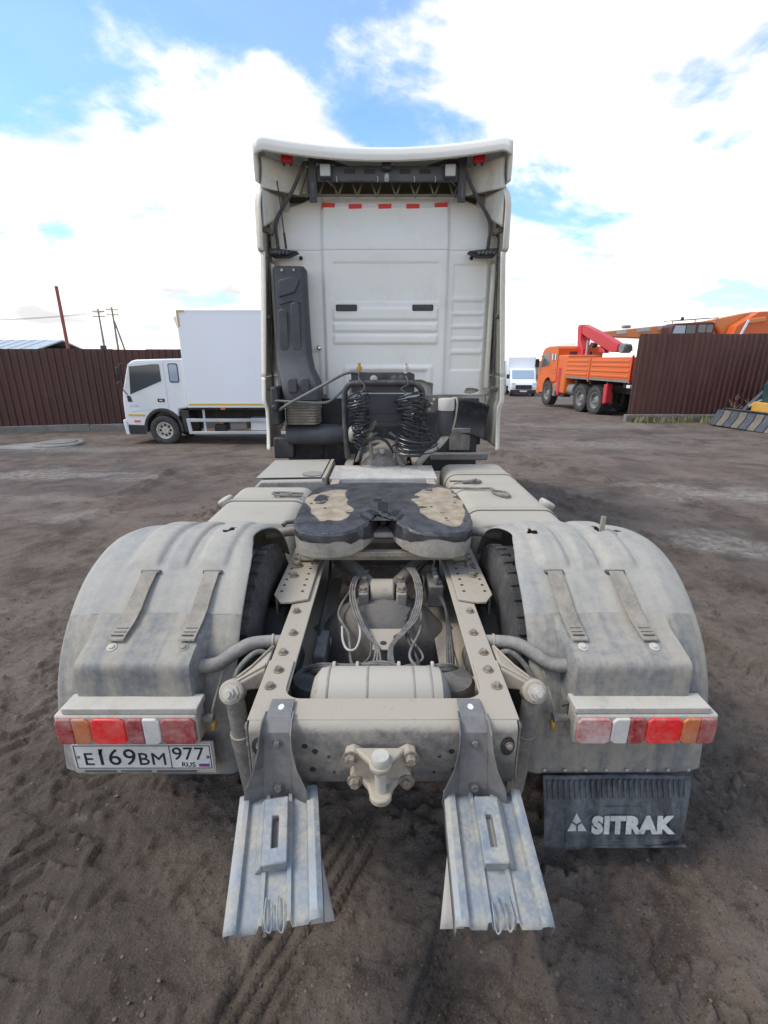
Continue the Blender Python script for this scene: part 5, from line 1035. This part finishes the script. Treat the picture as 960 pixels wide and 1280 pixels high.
for sx in (-1, 1):
    for x0, x1 in ((.62,3.32),(-2.64,.52)):
        bdp = MB().box(x0, x1, sx*1.215, sx*1.25, 1.60, 2.48).build('drop_side', 'orange', kt, bevel=.01)
        for z in (1.72,1.93,2.14,2.33): MB().prism([(1.2505*sx,z-.055),(1.272*sx,z-.03),(1.272*sx,z+.03),(1.2505*sx,z+.055)], 'x', x0+.12, x1-.12).build('side_rib', 'orange', bdp)
    MB().box(.525,.615, sx*1.21, sx*1.285, 1.42, 2.50).build('bed_post', 'orange', kt, bevel=.01); MB().box(-2.70,-2.645, sx*1.20, sx*1.28, 1.45, 2.55).build('bed_post', 'crane_red', kt, bevel=.01)
MB().box(-2.70,-2.66,-1.19,1.19,1.60,2.48).build('tailboard', 'orange', kt, bevel=.01); MB().box(3.325,3.37,-1.2,1.2,1.60,2.5).build('headboard', 'orange', kt, bevel=.01)
for sx in (-1, 1): MB().box(-2.7,6.0,sx*.36,sx*.45,.98,1.30).build('frame_rail', 'car_black', kt)
for x in (-2.2,-.9,.55,1.9,3.0): MB().box(x-.06,x+.06,-1.15,1.15,1.305,1.495).build('bed_beam', 'car_black', kt)
for sx in (-1, 1):
    MB().prism([(-.80,1.35),(-1.05,1.40),(-1.12,.60),(-.85,.52)], 'y', sx*.95, sx*1.24).build('mud_flap', 'crane_red', kt, bevel=.03)
    MB().box(4.05,4.30,sx*.85,sx*1.22,.52,1.15).build('battery_box', 'chassis_grey', kt, bevel=.03); MB().lathe([(.30,0),(.30,.75)], (2.2,sx*.85,.95), 'x', 20).build('fuel_tank', 'chassis_grey', kt)
    MB().box(3.45,3.72,sx*1.0,sx*1.27,.62,2.0).build('stabiliser_leg', 'crane_red', kt, bevel=.02); MB().box(3.0,3.4,sx*.8,sx*1.18,.55,1.2).build('tool_locker', 'car_black', kt, bevel=.02)
    MB().box(-2.75,-2.5,sx*.8,sx*1.25,1.30,1.42).build('tail_beam', 'white_body', kt, bevel=.01)
MB().box(3.42,3.95,-1.2,1.2,1.25,1.60).build('crane_base', 'crane_red', kt, bevel=.03)
MB().prism([(3.45,1.6),(3.95,1.6),(4.05,2.9),(4.25,3.75),(4.30,4.05),(3.95,4.05),(3.85,3.3),(3.50,2.9)], 'y', -.22, .22).build('crane_column', 'crane_red', kt, bevel=.04)
MB().prism([(4.30,4.12),(3.85,4.10),(1.9,3.55),(.40,3.06),(.38,2.70),(1.0,2.72),(2.2,3.10),(3.6,3.55),(4.30,3.85)], 'y', -.17, .17).build('crane_boom', 'crane_red', kt, bevel=.03)
MB().tube([(3.45,0,2.5),(3.40,0,3.45)], .075, 12).build('crane_cylinder', 'crane_red', kt); MB().tube([(3.25,.12,2.45),(3.2,.12,3.3)], .05, 12).build('crane_cylinder', 'chrome', kt)
MB().prism([(2.9,3.2),(2.6,3.12),(2.75,2.95),(3.1,3.0)], 'y', -.12, .12).build('crane_link', 'cab_brown', kt); MB().prism([(2.0,3.0),(1.6,2.85),(1.5,2.68),(2.1,2.7)], 'y', -.14, .14).build('crane_winch', 'crane_red', kt, bevel=.04)
MB().lathe([(.10,-.2),(.20,-.2),(.20,.2),(.10,.2)], (.02,0,2.86), 'y', 18).build('rope_drum', 'chassis_grey', kt)
for k in range(5): MB().tube([(.35,-.1+.05*k,2.9),(.1,-.1+.05*k,3.06),(-.3,-.1+.05*k,2.95),(-.4,-.08+.04*k,2.75)], .018, 6).build('crane_hose', 'car_black', kt)

# ------------------------------------------------------------------ truck crane behind the right fence
tc = thing('truck_crane', 'orange telescopic truck crane rising above the right brown fence', 'crane', (16.8, 26.0, gz(26)), 0)
zc = -gz(26)
MB().loft([[(-5.6,-.4,3.10+zc-.05),(-5.6,.4,3.10+zc-.05),(-5.6,.4,3.27+zc),(-5.6,-.4,3.27+zc)], [(-.3,-.42,2.85+zc),(-.3,.42,2.85+zc),(-.3,.42,3.80+zc),(-.3,-.42,3.80+zc)], [(1.2,-.45,2.95+zc),(1.2,.45,2.95+zc),(1.2,.45,4.10+zc),(1.2,-.45,4.10+zc)], [(1.7,-.45,3.0+zc),(1.7,.45,3.0+zc),(1.7,.45,4.20+zc),(1.7,-.45,4.20+zc)], [(4.5,-.45,3.1+zc),(4.5,.45,3.1+zc),(4.5,.45,4.32+zc),(4.5,-.45,4.32+zc)]]).build('boom', 'orange_pale', tc, bevel=.02)
for x, w in ((-4.7,.5),(-3.6,.7),(-2.6,.6)): MB().obox((x,-.425,3.32+zc+(x+4)*.105), (w,.01,.16), (0,R(-5.6),0)).build('boom_lettering_panel', 'grey_rail', tc)
MB().obox((-4.35,-.1,3.52+zc), (.35,.3,.14)).build('boom_fitting', 'chassis_grey', tc, bevel=.03)
oc = MB().prism([(-2.85,1.6+zc),(-.62,1.6+zc),(-.62,3.60+zc),(-.75,3.66+zc),(-2.55,3.60+zc),(-2.72,3.45+zc)], 'y', -1.35, -.50).build('operator_cab', 'cab_brown', tc, bevel=.03)
MB().prism([(-2.66,3.0+zc),(-2.05,3.0+zc),(-2.05,3.50+zc),(-2.55,3.50+zc)], 'y', -1.362, -1.345).build('cab_window', 'glass_sky', oc)
MB().prism(rrect(-1.42,-1.05,3.18+zc,3.54+zc,.06), 'y', -1.362, -1.345).build('cab_window', 'glass_clear', oc); MB().prism(rrect(-1.0,-.72,3.18+zc,3.54+zc,.06), 'y', -1.362, -1.345).build('cab_window', 'glass_clear', oc)
MB().prism([(-2.0,3.0+zc),(-1.55,3.0+zc),(-1.55,3.52+zc),(-2.0,3.52+zc)], 'y', -1.362, -1.345).build('cab_window', 'glass_dark', oc)
rr_ = MB().tube([(-2.75,-1.3,3.70+zc),(-.5,-1.3,3.86+zc)], .022, 6).build('roof_rail', 'chassis_grey', tc); MB().tube([(-2.75,-.6,3.74+zc),(-.5,-.6,3.90+zc)], .022, 6).build('roof_rail', 'chassis_grey', tc)
for x in (-2.7,-1.6,-.55): MB().tube([(x,-1.3,3.58+zc),(x,-1.3,3.72+zc+.07*(x+2.7))], .02, 6).build('roof_rail_post', 'chassis_grey', tc)
MB().lathe([(.05,0),(.08,.03),(.05,.16)], (-2.25,-1.3,3.74+zc), 'z', 10).build('beacon', 'car_black', tc)
MB().prism([(.1,1.5+zc),(3.6,1.5+zc),(4.0,3.0+zc),(3.7,4.20+zc),(1.6,4.15+zc),(.6,3.5+zc)], 'y', -1.1, -.55).build('turret', 'orange', tc, bevel=.03)
MB().tube([(1.1,-.5,2.2+zc),(-.2,-.5,3.7+zc)], .11, 12).build('lift_cylinder', 'orange', tc); MB().tube([(.85,-1.15,3.05+zc),(1.1,-1.15,3.75+zc)], .07, 10).build('lift_rod', 'chrome', tc)
MB().obox((1.5,-1.13,3.75+zc), (.9,.08,.22), (0,R(-8),0)).build('turret_bracket', 'orange_pale', tc, bevel=.03); MB().prism(rrect(2.58,2.9,3.55+zc,3.95+zc,.03), 'y', -1.125, -1.10).build('turret_window', 'cab_brown', tc); MB().box(2.55,3.6,-1.18,-1.11,3.25+zc,3.50+zc).build('turret_panel', 'white_body', tc, bevel=.02)
MB().box(-6.5,5.0,-1.2,1.2,1.0,1.5).build('carrier_deck', 'orange', tc, bevel=.03); MB().box(-7.6,-5.9,-1.2,1.2,.8,2.7).build('carrier_cab', 'orange', tc, bevel=.08)
for x in (-5.2,-3.6,1.5,3.0):
    for sx in (-1, 1): wheel(tc, (x, sx*1.0, .55), .55, .36, 'y', 28, out=sx)

# ------------------------------------------------------------------ wheel loader at the right edge (faces left)
la = math.atan2(-.10, -1)
lo = thing('front_loader', 'dark teal loader with a striped blue and tan bucket lowered beside the right fence', 'loader', (14.35, 16.05, gz(15.8)), math.pi+.12)
zb_ = 0
bk_ = [(2.50,.02),(2.52,.06),(2.25,.12),(2.05,.26),(2.0,.42),(2.08,.58),(2.02,.60),(1.93,.44),(1.98,.24),(2.2,.05)]
bu = MB().prism(bk_, 'y', -1.28, 1.28).build('bucket', 'bucket_blue', lo, bevel=.01)
for k in range(8):
    y0 = -1.28+.32*k; mt = 'bucket_tan' if k%2 else 'bucket_blue'
    MB().prism([(2.60,.015),(2.63,.05),(2.42,.34),(2.36,.54),(2.31,.54),(2.35,.32),(2.48,.02)], 'y', y0+.02, y0+.30).build('bucket_tooth', mt, bu, bevel=.008)
for sy in (-1, 1): MB().prism([(2.50,.02),(2.10,.58),(1.95,.56),(1.98,.22),(2.2,.05)], 'y', sy*1.281, sy*1.31).build('bucket_cheek', 'bucket_blue', bu)
for sy in (-.55, .55):
    MB().prism([(2.05,.45),(2.0,.65),(1.35,1.30),(.4,1.45),(.4,1.25),(1.25,1.08),(1.9,.38)], 'y', sy-.07, sy+.07).build('loader_arm', 'bucket_blue', lo, bevel=.02); MB().tube([(2.0,sy+.12,.70),(1.2,sy+.12,1.05)], .05, 10).build('loader_cylinder', 'chrome', lo)
MB().prism([(1.92,.55),(1.65,.62),(1.60,.85),(1.90,.88)], 'y', -.4, .40).build('loader_crosspiece', 'yellow_part', lo, bevel=.03)
MB().prism([(1.55,.7),(1.60,1.45),(1.45,1.62),(-.3,1.75),(-.3,.7)], 'y', -.45, .45).build('hood', 'teal', lo, bevel=.06)
MB().prism([(-.3,.7),(-.3,2.55),(-.15,2.7),(-1.6,2.75),(-1.8,.7)], 'y', -.75, .75).build('operator_cab', 'teal', lo, bevel=.06); MB().box(-.20,-.16,-.65,.65,1.7,2.5).build('windscreen', 'glass_dark', lo)
n = 20; MB().tube([(1.62+.02*math.sin(2*math.pi*k/n), .95+.09*math.cos(2*math.pi*k/n), 1.55+.19*math.sin(2*math.pi*k/n)) for k in range(n+1)], .018, 6).build('grab_handle', 'chrome', lo); MB().tube([(1.62,.95,1.36),(1.62,.95,.95)], .016, 6).build('grab_handle', 'chrome', lo)
MB().obox((1.35,.72,1.5), (.5,.16,.9)).build('side_panel', 'teal', lo, bevel=.05)
for x, r in ((1.0,.42),(-1.4,.72)):
    for sy in (-1, 1): wheel(lo, (x, sy*(.85 if r < .5 else .95), r), r, .36, 'y', 32, out=sy)

# ------------------------------------------------------------------ white vans far behind
def van(x, y, rz, label):
    v = thing('delivery_van', label, 'van', (x, y, gz(y)), rz, None)
    b = MB().prism([(2.9,.35),(2.95,.85),(2.75,1.15),(2.05,1.35),(1.45,2.05),(1.2,2.15),(.4,2.18),(.4,.35)], 'y', -1.0, 1.0).build('cab', 'white_body', v, bevel=.08, seg=3)
    MB().prism([(2.02,1.38),(2.05,1.40),(1.47,2.03),(1.44,2.0)], 'y', -.86, .86).build('windscreen', 'glass_sky', v); MB().box(2.86,2.98,-.62,.62,.62,.95).build('grille', 'car_black', v, bevel=.02)
    MB().box(2.80,3.0,-1.0,1.0,.32,.58).build('bumper', 'car_black', v, bevel=.03); MB().box(3.0,3.012,-.28,.28,.42,.54).build('licence_plate', 'plate_white', v)
    for sy in (-1, 1):
        MB().obox((2.84,sy*.80,.98), (.12,.30,.24), (0,R(-15),0)).build('headlight', 'lamp_face', v, bevel=.03); MB().prism([(1.9,1.38),(1.40,1.98),(.75,2.0),(.75,1.38)], 'y', sy*.99, sy*1.012).build('door_window', 'glass_dark', v)
        MB().obox((1.75,sy*1.17,1.55), (.12,.22,.34)).build('mirror', 'car_black', v, bevel=.03)
        wheel(v, (2.05, sy*.86, .36), .36, .22, 'y', 24, out=sy); wheel(v, (-1.6, sy*.86, .36), .36, .22, 'y', 24, out=sy)
    MB().box(-3.4,.38,-1.1,1.1,.75,3.05).build('cargo_box', 'box_white', v, bevel=.03); MB().box(-3.3,2.3,-.45,.45,.45,.74).build('chassis', 'car_black', v)
    return v
van(11.55, 41.2, R(-100), 'white delivery van with a tall pale box, front towards us, far behind the flatbed truck')
van(9.05, 43.5, R(-97), 'white delivery van mostly hidden by the tractor cab, left of the other far van')

# ------------------------------------------------------------------ far left: poles, wires, warehouse
p = MB().lathe([(.13,0),(.12,8.2)], (-25.2, 40.0, gz(40)), 'z', 10).build('pipe_mast', 'pole_red'); tag(p, 'plain rusty red pipe mast standing behind the left fence', 'mast')
def util_pole(x, y, h, label, kind):
    u = thing('utility_pole', label, 'utility pole', (x, y, gz(y)), R(8)); MB().lathe([(.17,0),(.11,h)], (0,0,0), 'z', 8).build('shaft', 'pole_grey', u)
    if kind == 'strut': MB().tube([(1.7,0,0),(.08,0,h*.82)], [.14,.11], 8).build('strut', 'pole_grey', u)
    for dz in ((.35, 1.0) if kind != 'far' else (.25,)):
        MB().box(-.75,.75,-.06,.06,h-dz-.06,h-dz+.06).build('cross_arm', 'pole_grey', u)
        for x_ in (-.65, 0 if dz > .5 else -.25, .65): MB().lathe([(.05,0),(.06,.1),(.03,.18)], (x_,0,h-dz+.06), 'z', 6).build('insulator', 'lamp_face', u)
    if kind == 'box': MB().box(-.35,.35,-.5,-.15,h*.42,h*.42+.8).build('transformer', 'bucket_blue', u)
    return u
util_pole(-39.0, 70.0, 9.6, 'grey utility pole with double cross arm beyond the left fence', 'box')
util_pole(-37.1, 70.0, 9.8, 'utility pole propped by a slanting strut beyond the left fence', 'strut')
util_pole(-51.0, 140.0, 10.5, 'small distant utility pole nearest the white box truck', 'far')
wr = MB()
for qi, (a, b, sag) in enumerate((((-39.6,70,8.1),(-37.7,70,8.3),.05),((-38.4,70,8.1),(-36.5,70,8.3),.05),((-37.1,70,8.0),(-51,140,8.6),1.2),((-36.4,70,8.3),(-50.4,140,8.6),1.2),((-39.6,70,8.1),(-75,60,8.0),1.3),((-38.4,70,8.1),(-75,61,7.9),1.3))):
    w_ = MB().tube([Vector(a).lerp(Vector(b), t_/12)-Vector((0,0,sag*4*t_/12*(1-t_/12))) for t_ in range(13)], .022, 5).build('power_line', 'wire')
    tag(w_, ('short power line between the two near utility poles', 'power line running from the strutted pole to the small distant pole', 'power line running from the double-armed pole past the red mast')[qi//2], 'wire', ('lines between the near poles', 'lines to the distant pole', 'lines past the red mast')[qi//2])
wh = thing('warehouse', 'long low warehouse with a pale grey metal roof behind the left fence', 'building', (-63, 64, gz(60)), R(6))
MB().box(-22,17,-.2,14,0,4.0).build('wall', 'concrete', wh)
MB().prism([(-.8,3.95),(7,5.5),(14.8,3.95),(14.8,4.1),(7,5.68),(-.8,4.1)], 'x', -22.4, 17.4).build('roof', 'roof_grey', wh)
for k in range(26): MB().prism([(-.82,4.115),(7,5.695),(7,5.735),(-.82,4.155)], 'x', -22.2+1.5*k, -22.2+1.5*k+.10).build('roof_seam', 'grey_rail', wh)
for k in range(9): MB().prism(rrect(-20+4*k,-18+4*k,1.6,2.8,.02,1), 'y', -.24, -.19).build('window', 'glass_sky', wh)
# ------------------------------------------------------------------ manhole, weeds
mh = thing('manhole', 'round concrete manhole ring with lid lying on the yard before the left fence', 'manhole', (-8.5, 12.35, gz(12.35)))
MB().lathe([(.58,-.2),(.58,.05),(.55,.075),(.40,.075)], (0,0,0), 'z', 32).build('ring', 'concrete', mh, angle=30); MB().lathe([(.37,.06),(.37,.10),(.33,.11)], (.05,.02,0), 'z', 28).build('lid', 'concrete', mh)
MB().prism([(-1.6,-.5),(-.4,-.75),(.5,-.55),(.6,.2),(-.9,.25)], 'z', -.1, .025).build('slab', 'concrete', mh, bevel=.01)
wd = MB(); rw = random.Random(4)
for i in range(900):
    x = 9.5+rw.random()**1.2*8.5; y = 18.40-rw.random()**2*.55; h = (.07+.28*rw.random()**2)*(1 if x < 13.5 else .7); a = rw.random()*6.28; l = rw.uniform(.03,.16); g0 = gz(y)-.02; w = rw.uniform(.012,.03)
    dx, dy = math.cos(a), math.sin(a); wd.add([(x-dy*w,y+dx*w,g0),(x+dy*w,y-dx*w,g0),(x+dx*l*.5+dy*w*.8,y+dy*l*.5-dx*w*.8,g0+h*.6),(x+dx*l*.5-dy*w*.8,y+dy*l*.5+dx*w*.8,g0+h*.6),(x+dx*l,y+dy*l,g0+h)], [(0,1,2,3),(3,2,4)])
o = wd.build('weeds', 'weed', kind='stuff', fix=False, smooth=False); tag(o, 'low green and yellow weeds along the footing of the right fence', 'weeds')
def stalk(x, y, h, label, seed):
    r_ = random.Random(seed); d_ = thing('dry_weed', label, 'weed', (x, y, gz(y)))
    MB().tube([(0,0,-.05),(.03,0,h*.5),(.0,.02,h)], [.012,.010,.005], 5).build('stem', 'weed_dry', d_); b = MB()
    for k in range(9):
        z = h*(.35+.07*k); a = r_.random()*6.28; L = h*.30*(1-.06*k); b.tube([(0,0,z),(math.cos(a)*L*.6,math.sin(a)*L*.6,z+L*.4),(math.cos(a)*L,math.sin(a)*L,z+L*.75)], [.007,.005,.010], 4)
    b.build('twig_cluster', 'weed_dry', d_, kind='stuff')
stalk(13.2, 18.1, 1.0, 'tall dry branching weed against the right fence', 1); stalk(13.75, 18.15, .85, 'shorter dry weed next to the tall one, nearer the loader bucket', 2)
